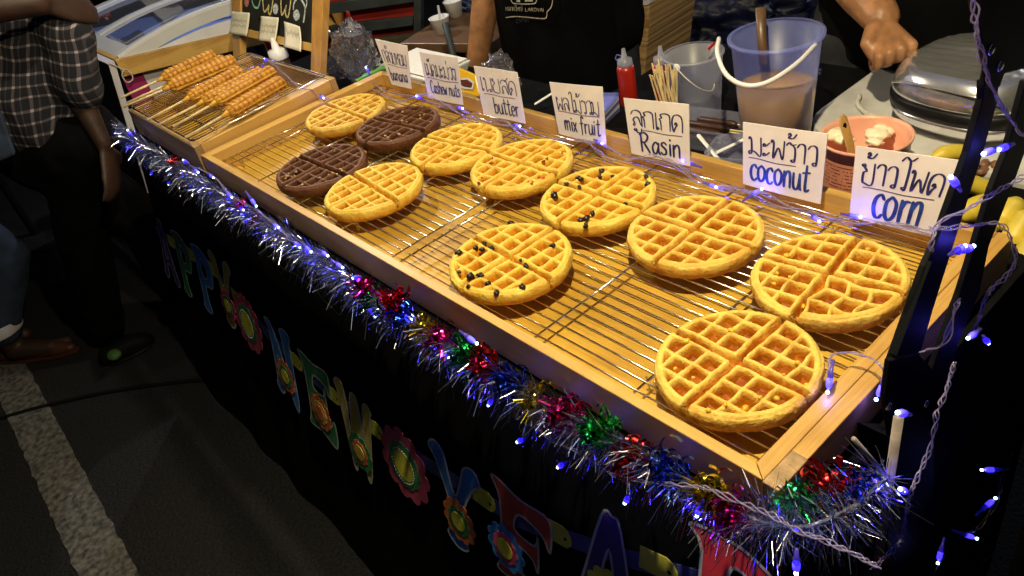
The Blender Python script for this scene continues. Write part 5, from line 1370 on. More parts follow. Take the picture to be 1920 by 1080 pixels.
iron((1.545, 0.855, 0.8065), 0.1, 'chrome waffle iron partly cut by the right edge, behind the bars', 1.0)
iron((1.36, 1.16, 0.8065), 0.2, 'chrome waffle iron standing behind the other two', 0.9)
rp = MB().tube(catmull([onZ(u, 0.811) for u in [(1612,180),(1608,195),(1625,212),(1668,226),(1710,233),(1745,228),(1790,222),(1830,216)]], 8), 0.0042, 8).build('white_power_cable', M['rope'], None, smooth=True, loc=onZ((1668, 226), 0.81)); tag(rp, 'white power cord curling round the front of the waffle iron', 'cord')
# bananas
def banana(lb, us, t_, r_):
    pts = catmull([far(u, tt) for u, tt in zip(us, t_)], 6)
    n = len(pts); rr = [r_*(0.28 + 0.72*min(1, math.sin(math.pi*min(1, max(0, (i+0.6)/(n)))) * 1.45)) for i in range(n)]
    b_ = thing('banana', lb, 'banana', pts[n//2], 'bananas at the right end of the stall')
    MB().tube(pts, rr, 6).build('peel', M['banana'], b_, smooth=True, subsurf=1)
    MB().tube([pts[0], pts[0] + (pts[0]-pts[1]).normalized()*0.010], [0.004, 0.003], 6).build('stem_end', M['nut'], b_)
banana('banana tip showing above the corn sign', [(1745,300),(1775,288),(1805,287),(1835,300)], [1.12]*4, 0.015)
banana('banana between the two black bars, upper one', [(1795,335),(1822,345),(1850,356),(1870,372)], [1.10]*4, 0.016)
banana('banana between the two black bars, lower one', [(1800,412),(1818,396),(1842,385),(1870,382)], [1.06]*4, 0.019)
banana('banana right of the black bars, nearest the loop of wire', [(1868,430),(1885,405),(1900,388),(1912,372)], [1.04]*4, 0.018)
banana('banana at the right edge, standing', [(1890,470),(1905,440),(1922,415),(1935,395)], [1.02]*4, 0.020)
banana('banana at the right edge, lowest of the bunch', [(1905,545),(1915,505),(1930,470),(1950,440)], [1.0]*4, 0.020)
nb = thing('nut_bag', 'bag of brown nuts between the bananas and the waffle irons', 'bag', far((1860,315), 1.15))
for k in range(26):
    MB().ball(far((1845 + rnd.uniform(-18, 48), 316 + rnd.uniform(-14, 22)), 1.15 + rnd.uniform(-.02, .03)), 0.0085, 8, 6, sc=(1.3, .9, .8), rot=Matrix.Rotation(rnd.uniform(0, 3), 3, 'Z'), jit=.1, seed=k).build('nut', M['nut'], nb, smooth=True)
# crate under bananas
cr = thing('banana_crate', 'dark crate holding the bananas beside the right end of the stall', 'crate', (1.72, 0.62, 0.5))
MB().box((1.74, 0.66, 0.62), (0.46, 0.36, 0.02)).build('crate_floor', M['black'], cr)
MB().box((1.74, 0.47, 0.64), (0.46, 0.018, 0.10)).build('crate_side', M['black'], cr)
MB().box((1.74, 0.85, 0.64), (0.46, 0.018, 0.10)).build('crate_side', M['black'], cr)
for x in (1.55, 1.93):
    for y in (0.5, 0.82): MB().box((x, y, 0.305), (0.03, 0.03, 0.61)).build('leg', M['black'], cr)
# crumpled clear bags
def crumple(name, label, c, rad, sc_, seed, mat='clear'):
    c = Vector(c); o = thing(name, label, 'plastic bag', c - Vector((0, 0, rad*sc_[2])))
    m = MB()
    def fn(u, v):
        th = 2*math.pi*u; ph = math.pi*(0.02+.96*v)
        d = Vector((math.sin(ph)*math.cos(th), math.sin(ph)*math.sin(th), math.cos(ph)))
        q1 = d*2.2 + Vector((seed, 0, 0))
        k = 1 + 0.35*noise.noise(q1) + 0.22*abs(noise.noise(q1*2.3)) - 0.16*abs(noise.noise(q1*5.1)) + 0.10*abs(noise.noise(q1*9.3))
        return c + Vector((d.x*sc_[0], d.y*sc_[1], d.z*sc_[2]))*rad*k
    m.grid(fn, 96, 60, closed_u=True); m.build('bag_film', M[mat], o, smooth=True)
    return o
M['film'] = thin('crinkled clear film', (0.97, 0.97, 1.0), 0.92, 0.3, (0.55, 0.55, 0.62), 2.6, 0.06)
crumple('plastic_bag', 'large crumpled clear plastic bag right of the chalkboard post', (-0.135, 0.505, 0.865), 0.062, (1.0, .8, 1.25), 2.0, 'film')
crumple('plastic_bag', 'small clear plastic bag standing behind the butter sign', (0.345, 0.600, 0.845), 0.040, (1.15, .6, 1.25), 8.0, 'film')
crumple('plastic_bag', 'clear plastic bag lying behind the chalkboard', (-0.27, 0.50, 0.815), 0.045, (1.4, .8, .6), 14.0, 'film')
# bottles by the chalkboard
bottle('sauce_bottle', 'dark chocolate sauce bottle with a white cap and red tip', 'sauce bottle', (-0.215, 0.560, TZ), [(0.025, 0), (0.027, 0.004), (0.027, 0.085), (0.022, 0.103)], 'choc',
       [('cap', [(0.0235, 0.103), (0.0240, 0.106), (0.0235, 0.124), (0.009, 0.128), (0.006, 0.148)], 'white'), ('red_tip', [(0.006, 0.1482), (0.0055, 0.162), (0.003, 0.166)], 'redplastic')])
bottle('sauce_bottle', 'sauce bottle with a wide white nozzle cap behind the small rack', 'sauce bottle', (-0.405, 0.410, TZ), [(0.024, 0), (0.025, 0.003), (0.025, 0.068)], 'choc',
       [('cap', [(0.0265, 0.0685), (0.027, 0.071), (0.0255, 0.094), (0.011, 0.098), (0.0045, 0.128)], 'white')])
bottle('sauce_bottle', 'clear red syrup bottle behind the left chalkboard post', 'sauce bottle', (-0.545, 0.460, TZ), [(0.022, 0), (0.023, 0.003), (0.023, 0.10), (0.012, 0.125), (0.012, 0.14)], 'redplastic', [('cap', [(0.013, 0.1405), (0.013, 0.155)], 'black')])
# foam tray, green basket, snack packet
ft_ = thing('foam_box', 'white foam box with a lid behind the banana and cashew signs', 'box', (0.02, 0.60, TZ))
MB().hexa([(-.09, .545, TZ), (.12, .545, TZ), (.12, .66, TZ), (-.09, .66, TZ)], [(-.105, .535, TZ+.036), (.135, .535, TZ+.036), (.135, .675, TZ+.036), (-.105, .675, TZ+.036)]).build('foam_shell', M['foam'], ft_, bevel=.006)
MB().hexa([(-.094, .546, TZ+.0365), (.124, .546, TZ+.0365), (.124, .664, TZ+.0365), (-.094, .664, TZ+.0365)], [(-.098, .542, TZ+.041), (.128, .542, TZ+.041), (.128, .668, TZ+.041), (-.098, .668, TZ+.041)]).build('foam_lid', M['foam'], ft_, bevel=.002)
gb = thing('green_basket', 'green plastic basket rim beside the clear bag', 'basket', onZ((690,142), .82))
MB().tube(catmull([onZ(u, .838) for u in [(668,152),(685,143),(705,134),(722,128)]], 6), 0.006, 8, flat=.6).build('basket_rim', M['green'], gb, smooth=True)
MB().hexa([onZ((668,154), .836), onZ((722,130), .836), onZ((722,130), .836)+Vector((-.03,.04,0)), onZ((668,154), .836)+Vector((-.03,.04,0))], [p_ - Vector((0,0,.044)) for p_ in (onZ((668,154), .836), onZ((722,130), .836), onZ((722,130), .836)+Vector((-.03,.04,0)), onZ((668,154), .836)+Vector((-.03,.04,0)))]).build('basket_wall', M['green'], gb)
sp = thing('snack_packet', 'yellow snack packet with a brown badge between the cashew and butter signs', 'packet', (0.29, 0.56, TZ))
pp0 = Vector((0.25, 0.555, 0.80)); pn = Vector((0.45, -0.75, 0.5)).normalized()
pq = [onP(u, pp0, pn) for u in [(846,120),(893,140),(900,172),(893,196),(862,190),(848,176)]]
MB().poly(pq, -pn*0.018).build('packet_film', M['yellowpack'], sp, bevel=0.004)
MB().poly([onP(u, pp0 + pn*0.0035, pn) for u in [(862,150),(876,149),(886,156),(884,165),(870,163),(862,158)]], -pn*0.0008).build('brown_badge', M['brownprint'], sp)
MB().poly([onP(u, pp0 + pn*0.0034, pn) for u in [(858,147),(878,146),(889,154),(886,168),(868,166),(858,160)]], -pn*0.0008).build('white_border', M['whiteprint'], sp)
# cardboard box
PK = Vector((0, 1.0, 0)); NK = Vector((0.1, -1, 0)).normalized()
cbx = thing('cardboard_box', 'tall brown cardboard box with shiny tape behind the red squeeze bottle', 'cardboard box', Vector((0.36, 1.08, 0.35)))
slab([(1120,24),(1217,6),(1216,52),(1212,90),(1208,140),(1206,200),(1150,218),(1128,218)], PK, NK, 0.22).build('carton', M['cardboard'], cbx, bevel=0.004)
slab([(1120,20),(1217,3),(1217,8),(1120,26)], PK, NK, 0.02, 0.003).build('white_tape', M['whiteprint'], cbx)
slab([(1122,52),(1216,36),(1216,50),(1122,66)], PK, NK, 0.001, 0.0015).build('clear_tape', pm('shiny brown tape', (0.36, 0.20, 0.07), 0.12, var=0.2, scale=30, bump=0.6, bscale=40, coat=0.8), cbx)
# far table and crates
ftb = thing('far_table', 'grey table edge in the dark behind the cardboard box', 'table', (0.3, 2.0, 0))
PFT = Vector((0, 1.9, 0)); NY = Vector((0, -1, 0))
slab([(1080,-30),(1480,-60),(1480,-18),(1400,2),(1260,16),(1200,16),(1080,18)], PFT, NY, 0.6).build('tabletop', M['darkslat'], ftb)
for x in (-.2, 0.5): MB().tube([(x, 2.2, 0), (x, 2.2, .40)], 0.02, 8).build('leg', M['black'], ftb)
# seats behind
PCH = Vector((-0.62, 1.02, 0.7)); NCH = Vector((0.6, -0.8, 0)).normalized()
chr_ = thing('slatted_bench', 'dark slatted bench back with red cloth behind it', 'bench', Vector((-0.85, 1.0, 0)))
for px in ([(560,16),(612,8),(776,-16),(776,4),(612,28),(560,36)], [(560,64),(635,46),(774,32),(774,48),(637,66),(560,84)], [(560,-40),(612,-48),(776,-70),(776,-52),(612,-30),(560,-20)]):
    slab(px, PCH, NCH, 0.02).build('slat', M['darkslat'], chr_, bevel=0.002)
slab([(774.6,-80),(790,-80),(789,160),(776,160)], PCH, NCH, 0.035, 0.006).build('post', M['darkslat'], chr_, bevel=0.003)
slab([(622,26),(641,24),(641,50),(632,46)], PCH, NCH, 0.02, 0.003).build('bracket', M['paddle'], chr_)
slab([(540,-60),(776,-90),(776,90),(540,120)], PCH, NCH, 0.03, -0.05).build('red_cloth', M['redcloth'], chr_)
slab([(630,200),(645,88),(700,75),(780,65),(806,100),(808,200)], PCH, NCH, 0.03, 0.05).build('olive_seat', M['olive'], chr_, bevel=0.004)
tb = thing('wooden_side_table', 'brown wooden table holding the paper cup behind the vendor', 'table', (-0.45, 1.1, 0))
MB().box((-0.40, 1.06, 0.705), (0.36, 0.30, 0.03), Matrix.Rotation(0.3, 3, 'Z')).build('tabletop', M['brownwood'], tb, bevel=0.003)
MB().box((-0.40, 1.06, 0.60), (0.30, 0.24, 0.03), Matrix.Rotation(0.3, 3, 'Z')).build('shelf', M['brownwood'], tb, bevel=0.003)
for dx in (-.13, .13):
    for dy in (-.1, .1): MB().box((-.40+dx, 1.06+dy, .345), (.03, .03, .689)).build('leg', M['brownwood'], tb)
pole = MB().tube([far((835,44), 2.22), far((848,96), 2.22), far((866,180), 2.24)], 0.010, 10).build('leaning_tube', M['darkslat'], None, smooth=True, loc=far((848,96), 2.22)); tag(pole, 'dark tube leaning in front of the paper cup table', 'tube')
def cup(lb, c, s_=1.0, straw=True):
    o = thing('paper_cup', lb, 'cup', c, 'white paper cups')
    MB().lathe([(0.023*s_, 0), (0.033*s_, 0.05*s_), (0.035*s_, 0.052*s_), (0.032*s_, 0.052*s_), (0.022*s_, 0.004)], c, 24).build('cup_wall', M['foam'], o, smooth=True)
    if straw: MB().tube([Vector(c)+Vector((0, 0, .01)), Vector(c)+Vector((-.004, .012, .085))], 0.004, 8).build('straw', M['whiteprint'], o)
cup('white paper cup with a straw on the brown table', (-0.445, 0.985, 0.7205))
cup('white paper cup behind the one with the straw', (-0.545, 1.12, 0.7205), 1.0, False)
for k, (u, t_, r_, sc_, lb) in enumerate([((905,30), 2.75, 0.12, (1.3, .8, .8), 'dark blue plastic sack behind the hanging arm, upper'), ((880,95), 2.75, 0.13, (1.2, .8, .7), 'dark blue plastic sack under the paper cup table'), ((1500,190), 1.62, 0.10, (1.0, .8, .8), 'dark blue plastic sack behind the batter bucket'), ((1330,40), 2.6, 0.22, (1.4, .8, .7), 'dark blue plastic sack in the gloom behind the small bucket')]):
    crumple('plastic_sack', lb, far(u, t_), r_, sc_, 30+k*5, 'bluebag')
nap = thing('napkin_stack', 'stack of bluish paper napkins behind the mix fruit sign', 'napkins', (0.60, 0.60, TZ))
for k in range(5):
    MB().box((0.60+.002*k, 0.605-.001*k, TZ+.005+.0082*k), (0.11, 0.075, 0.0075), Matrix.Rotation(.25+.03*k, 3, 'Z')).build('napkin', M['whiteprint'] if k % 2 else M['frost'], nap)
bgb = crumple('plastic_sack', 'black bin bag slumped in the dark at the lower right corner', (1.95, 0.20, 0.22), 0.24, (1.0, 1.0, .9), 61.0, 'blackrub')
# canopy above the stall, its rear reach added so the irons reflect blue
cnp = thing('stall_canopy', 'blue fabric canopy on thin black poles above the stall', 'canopy', (0.3, 0.7, 0))
MB().grid(lambda u, v: Vector((-2.4+4.5*u, -0.35+5.2*v, 2.62 + 0.35*(1-max(abs(2*u-1), abs(2*v-1))))), 12, 12).build('roof', M['tarp'], cnp, smooth=False, solid=0.003)
for x, y in ((-2.38, 4.8), (2.08, 4.8), (2.08, -0.3), (-2.38, -0.3)):
    MB().tube([(x, y, 0), (x, y, 2.62)], 0.016, 8).build('pole', M['black'], cnp)

# ================================================================== PEOPLE
def blob(chains, extra=None):
    m = MB()
    for ch in chains:
        pts = [Vector(p) for p, r in ch]; rr = [r for p, r in ch]
        for i in range(len(pts)-1):
            m.tube([pts[i], pts[i+1]], [rr[i], rr[i+1]], 12)
        for p, r in zip(pts, rr): m.ball(p, r, 12, 8)
    if extra:
        for c_, r, sc_, rot in extra: m.ball(c_, r, 16, 12, sc=sc_, rot=rot)
    return m
def skin_mesh(m, name, mat, parent, vox, sm=8, disp=0.0, dscale=0.1, label=None):
    o = m.build(name, M[mat], parent, smooth=True, label=label)
    r_ = o.modifiers.new('remesh', 'REMESH'); r_.mode = 'VOXEL'; r_.voxel_size = vox; r_.use_smooth_shade = True
    s_ = o.modifiers.new('smooth', 'SMOOTH'); s_.iterations = sm; s_.factor = 0.5
    if disp:
        tx = bpy.data.textures.new(name+'_folds', 'CLOUDS'); tx.noise_scale = dscale; tx.noise_depth = 1
        d_ = o.modifiers.new('folds', 'DISPLACE'); d_.texture = tx; d_.strength = disp; d_.mid_level = 0.5; d_.texture_coords = 'GLOBAL'
    return o
def face_head(c, fwd, parent, hair_mat='hair'):
    fwd = Vector(fwd).normalized(); sd = fwd.cross(Vector((0, 0, 1))).normalized(); up = sd.cross(fwd)
    rot = Matrix((sd, fwd, up)).transposed()
    ex = [(c, 0.105, (0.76, 0.92, 1.12), rot), (c + fwd*0.015 - up*0.055, 0.07, (.8, .9, .9), rot), (c + fwd*0.098 - up*0.012, 0.016, (.8, 1.1, 1.6), rot),
          (c + fwd*0.086 - up*0.055, 0.020, (1.3, .7, .5), rot), (c + sd*0.082 - up*0.005, 0.022, (.4, .9, 1.3), rot), (c - sd*0.082 - up*0.005, 0.022, (.4, .9, 1.3), rot)]
    hm = MB(); hm.ball(c - fwd*0.016 + up*0.026, 0.110, 20, 14, sc=(0.82, 0.94, 1.05), rot=rot, jit=.02)
    hm.build('hair', M[hair_mat], parent, smooth=True)
    for s_ in (-1, 1):
        MB().ball(c + fwd*0.088 + sd*0.032*s_ + up*0.008, 0.011, 10, 8).build('eye', M['white'], parent, smooth=True)
        MB().ball(c + fwd*0.0955 + sd*0.032*s_ + up*0.008, 0.005, 8, 6).build('iris', M['black'], parent, smooth=True)
    return ex
def hand_chains(wr, tip, side, back, r=0.010, curl=0.5):
    """relaxed hand from the wrist towards tip; side: thumb direction; back: back of the hand"""
    d = (tip-wr).normalized(); out = []
    pal = wr + d*0.085
    for k, (o_, L) in enumerate(((0.030, 0.068), (0.010, 0.076), (-0.010, 0.072), (-0.028, 0.058))):
        b0 = pal + side*o_; j1 = b0 + d*L*0.45 - back*0.006*curl; j2 = j1 + d*L*0.3 - back*0.016*curl; j3 = j2 + d*L*0.2 - back*0.022*curl
        out.append([(wr + side*o_*0.5 + d*0.02, r*1.25), (b0, r*1.15), (j1, r*0.95), (j2, r*0.85), (j3, r*0.72)])
    t0 = wr + d*0.025 + side*0.022; out.append([(t0, r*1.3), (t0 + side*0.026 + d*0.030, r*1.1), (t0 + side*0.030 + d*0.058 - back*0.01, r*0.85)])
    return out
# ---- customer in the plaid shirt, leaning towards the cooler
H1 = far((72, 214), 2.12); S1 = far((52, 8), 2.03); HD1 = S1 + Vector((-0.03, 0.08, 0.24))
p1 = thing('person', 'person in a dark plaid short sleeved shirt and black trousers leaning at the cooler', 'person', (-0.95, -0.25, 0))
fw1 = Vector((-0.5, 0.85, 0)).normalized(); rt1 = Vector((0.66, 0.75, 0)).normalized()
shR, shL = far((122, 62), 1.99), S1 - rt1*0.17
elR, wrR = far((160, 205), 2.07), far((194, 270), 2.10)
haR = far((208, 325), 2.11)
ft1a, ft1b = Vector((-0.98, -0.30, 0.05)), Vector((-0.92, -0.06, 0.05))
kn1a, kn1b = Vector((-0.86, -0.24, 0.46)), Vector((-0.80, -0.06, 0.46))
body = [[(H1, .10), (H1.lerp(S1, .5), .098), (S1, .095)], [(S1, .07), (HD1 - Vector((.02, .01, .1)), .055), (HD1, .06)], [(shR, .045), (elR, .033), (wrR, .023)], [(shL, .05), (shL + Vector((-.08, .0, -.27)), .042), (shL + Vector((-.12, .05, -.48)), .028)],
        [(H1 + rt1*.06 - Vector((0, 0, .06)), .075), (kn1a, .06), (ft1a + Vector((0, 0, .06)), .042)], [(H1 - rt1*.06 - Vector((0, 0, .06)), .075), (kn1b, .06), (ft1b + Vector((0, 0, .06)), .042)]]
body += hand_chains(wrR, haR, fw1, rt1, 0.0076)
hw = shL + Vector((-.12, .05, -.48)); body += hand_chains(hw, hw + Vector((0, .01, -.1)), Vector((.7, 0, .3)).normalized(), Vector((0, 0, 1)), 0.0095)
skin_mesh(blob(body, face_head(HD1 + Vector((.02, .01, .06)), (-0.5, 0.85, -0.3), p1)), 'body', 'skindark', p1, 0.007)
shirt = [[(H1 + Vector((0, 0, -.03)), .118), (H1 + Vector((0, 0, .05)), .118), (H1.lerp(S1, .5), .120), (S1, .115)], [(S1, .11), (S1 + (HD1-S1)*.25, .075)], [(S1 + rt1*.06, .09), (shR, .068), (shR.lerp(elR, .72), .058)], [(S1 - rt1*.08, .09), (shL, .075), (shL + Vector((-.05, .0, -.18)), .06)],
         [(H1 + rt1*.06 + Vector((0, 0, -.04)), .09), (S1 + rt1*.05, .09)], [(H1 - rt1*.08 + Vector((0, 0, -.04)), .09), (S1 - rt1*.08, .10)]]
skin_mesh(blob(shirt), 'plaid_shirt', 'plaid', p1, 0.010, 5, 0.022, 0.10)
tr = [[(H1 + Vector((0, 0, -.03)), .108), (H1 + Vector((0, 0, -.10)), .112)], [(H1 + rt1*.08 - Vector((0, 0, .08)), .105), (kn1a, .078), (ft1a + Vector((0, 0, .07)), .064)], [(H1 - rt1*.08 - Vector((0, 0, .08)), .105), (kn1b, .078), (ft1b + Vector((0, 0, .07)), .064)]]
skin_mesh(blob(tr), 'trousers', 'blackshirt', p1, 0.010, 6, 0.02, 0.12)
def shoe(par, heel, toe, mat, toecol=None, nm='shoe'):
    heel, toe = Vector(heel), Vector(toe); d = (toe-heel)
    sh = blob([[(heel + Vector((0, 0, .035)), .034), (heel.lerp(toe, .55) + Vector((0, 0, .032)), .040), (heel.lerp(toe, .85) + Vector((0, 0, .024)), .034), (toe + Vector((0, 0, .02)), .022)]])
    o = skin_mesh(sh, nm, mat, par, 0.006, 6)
    m = MB(); sd = d.cross(Vector((0, 0, 1))).normalized()
    pts = [heel.lerp(toe, f) + sd*w_ for f, w_ in ((-.1, -.022), (.1, -.036), (.55, -.044), (.9, -.036), (1.08, -.012), (1.08, .012), (.9, .036), (.55, .044), (.1, .036), (-.1, .022))]
    m.poly([p + Vector((0, 0, .014)) for p in pts], (0, 0, -.0115)).build('sole', M['blackrub' if mat != 'shoe' else 'shoe'], o, bevel=.003)
    return o
s_ = shoe(p1, onZ((205, 668), 0.03).to_tuple()[:2] + (0.0,), onZ((276, 632), 0.03).to_tuple()[:2] + (0.0,), 'black')
MB().ball(onZ((214, 665), 0.045), 0.030, 10, 8, sc=(1, .8, .55)).build('green_heel', M['shoegreen'], s_, smooth=True)
shoe(p1, ft1b + Vector((-.05, -.06, -.05)), ft1b + Vector((.12, .10, -.05)), 'black')
# ---- second customer, mostly outside the frame on the left
p2 = thing('person', 'person in rolled blue jeans and brown sandals at the left edge reaching an arm across', 'person', (-1.25, -0.55, 0))
H2 = Vector((-1.32, -0.60, 0.86)); S2 = Vector((-1.12, -0.52, 1.30)); wr2 = far((66, 4), 1.86); el2 = far((-100, 22), 1.78)
f2a = onZ((28, 655), 0.06); f2b = Vector((-1.50, -0.62, 0.06))
k2a, k2b = far((5, 480), 2.62), Vector((-1.43, -0.60, 0.46))
bd = [[(H2, .13), (H2.lerp(S2, .5), .125), (S2, .12)], [(S2, .06), (S2 + Vector((.05, .03, .2)), .055)], [(S2 + Vector((.10, -.10, -.02)), .055), (el2, .046), (wr2, .034)], [(S2 + Vector((-.12, .12, -.02)), .055), (S2 + Vector((-.2, .16, -.3)), .042), (S2 + Vector((-.15, .2, -.5)), .03)],
      [(H2 + Vector((.06, -.03, 0)), .085), (k2a, .058), (f2a + Vector((0, 0, .05)), .040)], [(H2 + Vector((-.06, .03, 0)), .085), (k2b, .058), (f2b + Vector((0, 0, .05)), .040)],
      [(f2a + Vector((0, 0, .0)), .036), (onZ((100, 650), .035), .030), (onZ((126, 640), .03), .022)], [(f2b, .036), (f2b + Vector((.14, .08, -.02)), .028)]]
bd += hand_chains(wr2, far((122, 14), 1.92), Vector((0, 0, 1)), -ray((104, 14)).normalized(), 0.010, 1.0)
hw = S2 + Vector((-.15, .2, -.5)); bd += hand_chains(hw, hw + Vector((.02, .02, -.1)), Vector((.7, .7, 0)).normalized(), Vector((-.7, .7, 0)).normalized(), 0.0095)
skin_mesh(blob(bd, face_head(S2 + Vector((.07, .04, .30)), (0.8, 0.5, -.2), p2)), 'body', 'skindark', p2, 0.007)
skin_mesh(blob([[(H2 + Vector((0, 0, -.05)), .15), (H2.lerp(S2, .5), .148), (S2, .14)], [(S2 + Vector((.10, -.10, -.02)), .075), ((S2 + Vector((.10, -.10, -.02))).lerp(el2, .45), .065)], [(S2 + Vector((-.12, .12, -.02)), .075), (S2 + Vector((-.17, .15, -.18)), .062)]]), 'denim_shirt', 'denim', p2, 0.010, 6, .02, .12)
skin_mesh(blob([[(H2, .142), (H2 - Vector((0, 0, .1)), .135)], [(H2 + Vector((.06, -.03, -.06)), .105), (k2a, .085), (f2a + Vector((0, 0, .10)), .070)], [(H2 + Vector((-.06, .03, -.06)), .105), (k2b, .085), (f2b + Vector((0, 0, .10)), .070)]]), 'jeans', 'denim', p2, 0.010, 6, .02, .1)
cf = MB(); cf.tube([f2a + Vector((0, 0, .085)), f2a + Vector((0, 0, .125))], .077, 24); cf.build('rolled_cuff', M['whiteprint'], p2, smooth=True, bevel=.004, label='pale rolled jeans cuff')
sA, sB = onZ((-10, 668), 0.02), onZ((132, 652), 0.02)
sn_ = shoe(p2, Vector((sA.x, sA.y, 0)), Vector((sB.x, sB.y, 0)), 'shoe', nm='sandal')
bg_ = thing('blue_tote_bag', 'flat blue cloth bag hanging at the left edge beside the plaid shirt', 'bag', far((0, 250), 1.97))
q4 = [far(u, t_) for u, t_ in [((-70,150),1.95),((4,212),1.97),((31,290),1.99),((-70,330),1.97)]]
MB().poly(q4, ray((0,250)).normalized()*0.04).build('bag_cloth', M['denim'], bg_, bevel=.008)

# ---- vendor in the black apron
v1 = thing('person', 'vendor in a black printed apron standing behind the waffle tray with one arm hanging', 'person', (0.20, 0.95, 0))
HV = Vector((0.205, 0.965, 0.86)); SV = Vector((0.19, 0.97, 1.30)); 
wv, ev = onY((893, 128), 0.80), onY((914, -20), 0.86)
sv = SV + Vector((-.185, -.02, -.03))
bd = [[(HV, .125), (HV.lerp(SV, .5), .12), (SV, .115)], [(SV, .06), (SV + Vector((0, 0, .2)), .055)], [(sv, .052), (ev, .040), (wv, .030)], [(SV + Vector((.175, .0, -.03)), .052), (SV + Vector((.15, .12, -.27)), .042), (SV + Vector((.02, .20, -.42)), .03)],
      [(HV + Vector((-.08, 0, 0)), .085), (HV + Vector((-.09, 0, -.42)), .058), (HV + Vector((-.09, .02, -.79)), .04)], [(HV + Vector((.08, 0, 0)), .085), (HV + Vector((.09, 0, -.42)), .058), (HV + Vector((.09, .02, -.79)), .04)],
      [(HV + Vector((-.09, .02, -.815)), .036), (HV + Vector((-.10, -.13, -.83)), .026)], [(HV + Vector((.09, .02, -.815)), .036), (HV + Vector((.10, -.13, -.83)), .026)]]
bd += hand_chains(wv, onY((884, 190), 0.78), Vector((.2, -1, 0)).normalized(), Vector((-1, -.2, 0)).normalized(), 0.0095)
hw = SV + Vector((.02, .20, -.42)); bd += hand_chains(hw, hw + Vector((-.1, .01, -.03)), Vector((0, 0, 1)), Vector((0, 1, 0)), 0.0095)
skin_mesh(blob(bd, face_head(SV + Vector((0, -.02, .29)), (0, -1, -.2), v1)), 'body', 'skin', v1, 0.006)
skin_mesh(blob([[(HV, .142), (HV.lerp(SV, .5), .14), (SV, .135)], [(HV + Vector((-.07, 0, -.02)), .125), (SV + Vector((-.08, 0, 0)), .125)], [(HV + Vector((.08, 0, -.02)), .13), (SV + Vector((.08, 0, 0)), .125)], [(sv + Vector((.02, 0, 0)), .078), (sv.lerp(ev, .35), .066)], [(SV + Vector((.165, -.02, -.03)), .078), (SV + Vector((.165, .05, -.13)), .066)]]), 'black_shirt', 'blackshirt', v1, 0.010, 6, .012, .12)
skin_mesh(blob([[(HV + Vector((-.07, 0, -.05)), .120), (HV + Vector((-.09, 0, -.42)), .08), (HV + Vector((-.09, .02, -.76)), .06)], [(HV + Vector((.07, 0, -.05)), .120), (HV + Vector((.09, 0, -.42)), .08), (HV + Vector((.09, .02, -.76)), .06)]]), 'trousers', 'blackdenim', v1, 0.012, 6, .012, .12)
def apl(u, v, off=0.0):
    a = -1.05 + 2.1*u
    return Vector((0.205 + math.sin(a)*0.255, 0.985 - math.cos(a)*(0.178 + off), 0.50 + 0.68*v)) 
MB().grid(lambda u, v: apl(u, v, 0.004*math.sin(u*13+v*4)), 32, 16).build('apron', M['apron'], v1, smooth=True, solid=0.002)
def apx(u): 
    p = onY(u, 0.80); return Vector((p.x, 0.795, p.z))
def ap_surf(u):
    for y in (0.80,):
        p = onY(u, y)
    for _ in range(4):
        s__ = max(-.95, min(.95, (p.x-0.205)/0.255)); y = 0.985 - math.cos(math.asin(s__))*(0.178+.008); p = onY(u, y-.002)
    return p
NY_ = Vector((0, -1, 0))
EM = pm('cream apron print', (0.42, 0.36, 0.28), 0.8, var=0.3, scale=120)
m = MB(); m.ribbon([ap_surf(u) for u in catmull([(1034,-20,0),(1036,0,0),(1033,14,0),(1026,22,0),(1025,30,0),(1019,35,0),(985,32,0),(965,31,0),(948,33,0)], 5)], NY_, .0012)
m.ribbon([ap_surf(u) for u in catmull([(957,-6,0),(960,4,0),(968,7,0),(1000,7,0),(1006,1,0),(1008,-8,0)], 4)], NY_, .0012)
m.build('printed_frame', EM, v1)
def aplace(u0, v0, u1, v1_, hgt_):
    return lambda u, v: ap_surf((u0 + (u1-u0)*u, v0 + (v1_-v0)*u - hgt_*v))
lettering('หลาดใหญ่', aplace(948, 20, 980, 20.5, 8), (0, 1, 0, .9), NY_, .0007, EM, v1, name='printed_lettering')
lettering('LARDYAI', aplace(985, 21, 1020, 21.5, 7), (0, 1, 0, .9), NY_, .0009, EM, v1, name='printed_lettering')
lettering('ภูเก็ต', aplace(968, 41, 992, 41.5, 6), (0, 1, 0, .9), NY_, .0006, M['darkslat'], v1, name='printed_lettering')
m = MB()
for (a, b) in (((968,-2),(975,4)), ((984,-4),(999,3))): m.add([ap_surf((a[0],a[1])), ap_surf((b[0],a[1])), ap_surf((b[0],b[1])), ap_surf((a[0],b[1]))], [(0,1,2,3)])
m.build('printed_badge', EM, v1)
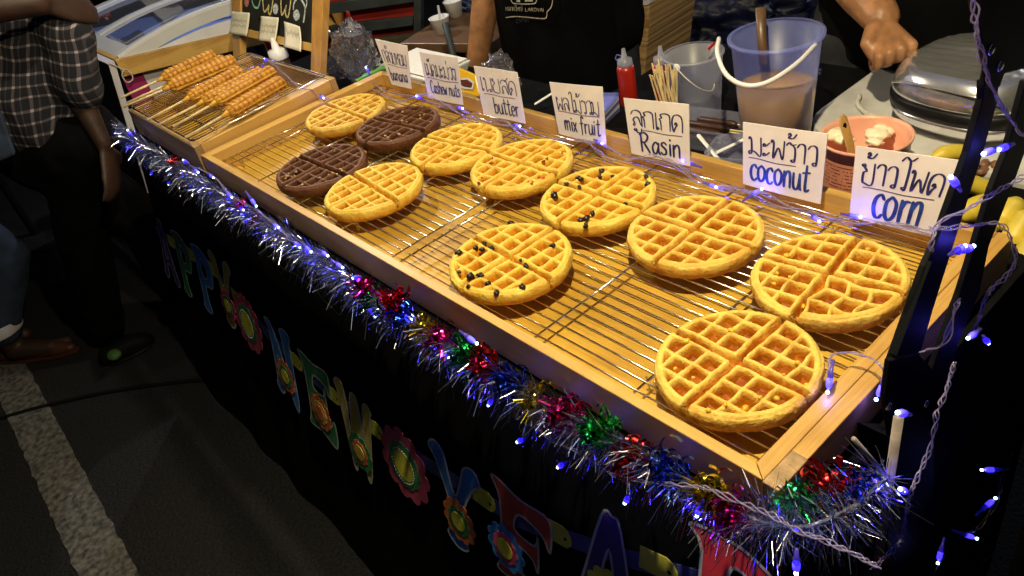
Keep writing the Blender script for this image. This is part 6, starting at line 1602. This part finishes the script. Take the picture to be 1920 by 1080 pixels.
# ---- vendor at the waffle irons
v2 = thing('person', 'vendor in black t-shirt and black jeans with a fist resting on the waffle iron', 'person', (0.98, 1.12, 0))
HW = Vector((0.985, 1.14, 0.86)); SW = Vector((1.08, 1.12, 1.32))
sw = SW + Vector((-.17, -.06, -.02)); ew = far((1575, -70), 1.44); ww = far((1652, 34), 1.315)
bd = [[(HW, .125), (HW.lerp(SW, .5), .12), (SW, .115)], [(SW, .06), (SW + Vector((.02, 0, .2)), .055)], [(sw, .054), (ew, .047), (far((1622, -10), 1.36), .041), (ww, .0305)], [(SW + Vector((.185, -.02, -.03)), .052), (SW + Vector((.26, 0, -.28)), .042), (SW + Vector((.30, -.05, -.44)), .03)]]
for s__ in (-1, 1):
    bd.append([(HW + Vector((.08*s__, 0, 0)), .085), (HW + Vector((.10*s__, 0, -.42)), .058), (HW + Vector((.10*s__, .02, -.79)), .04)]); bd.append([(HW + Vector((.10*s__, .02, -.815)), .036), (HW + Vector((.11*s__, -.13, -.83)), .026)])
kn = []
for k in range(4):
    f = k/3.0; kx, ky = 1711 + (1650-1711)*f, 84 + (108-84)*f
    r_ = .0092 - .0006*abs(k-1.2)
    bd.append([(far((1656+4*(1-f), 50), 1.305), .018), (far(((1656+kx)/2, (52+ky)/2), 1.285), .0145), (far((kx, ky), 1.262), r_*1.08), (far((kx-3, ky+16), 1.272), r_*.92), (far((kx-12, ky+20), 1.300), r_*.82), (far((kx-16, ky+8), 1.318), r_*.75)])
bd.append([(far((1640, 56), 1.30), .017), (far((1627, 82), 1.285), .0125), (far((1640, 106), 1.282), .0105), (far((1660, 112), 1.29), .009)])
hw = SW + Vector((.30, -.05, -.44)); bd += hand_chains(hw, hw + Vector((0, -.02, -.1)), Vector((0, -1, 0)), Vector((1, 0, 0)), 0.0095)
skin_mesh(blob(bd, face_head(SW + Vector((.03, -.03, .29)), (0.2, -1, -.3), v2)), 'body', 'skin', v2, 0.0034, 3)
skin_mesh(blob([[(HW, .142), (HW.lerp(SW, .5), .14), (SW, .135)], [(HW + Vector((-.05, 0, -.02)), .125), (SW + Vector((-.07, 0, 0)), .125)], [(HW + Vector((.10, -.02, -.02)), .13), (SW + Vector((.07, 0, 0)), .125)], [(sw, .078), (sw.lerp(ew, .4), .068)], [(SW + Vector((.165, -.02, -.03)), .078), (SW + Vector((.23, 0, -.16)), .066)]]), 'black_tshirt', 'blackshirt', v2, 0.010, 6, .012, .12)
skin_mesh(blob([[(HW + Vector((-.07, 0, -.03)), .120), (HW + Vector((-.10, -.02, -.42)), .085), (HW + Vector((-.10, .02, -.76)), .065)], [(HW + Vector((.07, 0, -.03)), .120), (HW + Vector((.10, 0, -.42)), .085), (HW + Vector((.10, .02, -.76)), .065)]]), 'black_jeans', 'blackdenim', v2, 0.010, 6, .018, .10)
kc = thing('key_chain', 'small chrome key chain hanging from the belt of the vendor in jeans', 'key chain', far((1612, 60), 1.60))
MB().tube(catmull([far(u, 1.60) for u in [(1612,52),(1618,56),(1618,66),(1611,68),(1609,58)]], 5, closed=True), .0012, 6).build('ring', M['steel'], kc)
MB().tube(catmull([far(u, 1.60) for u in [(1613,68),(1611,85),(1607,100),(1605,118)]], 5), .0016, 6).build('chain', M['steel'], kc)
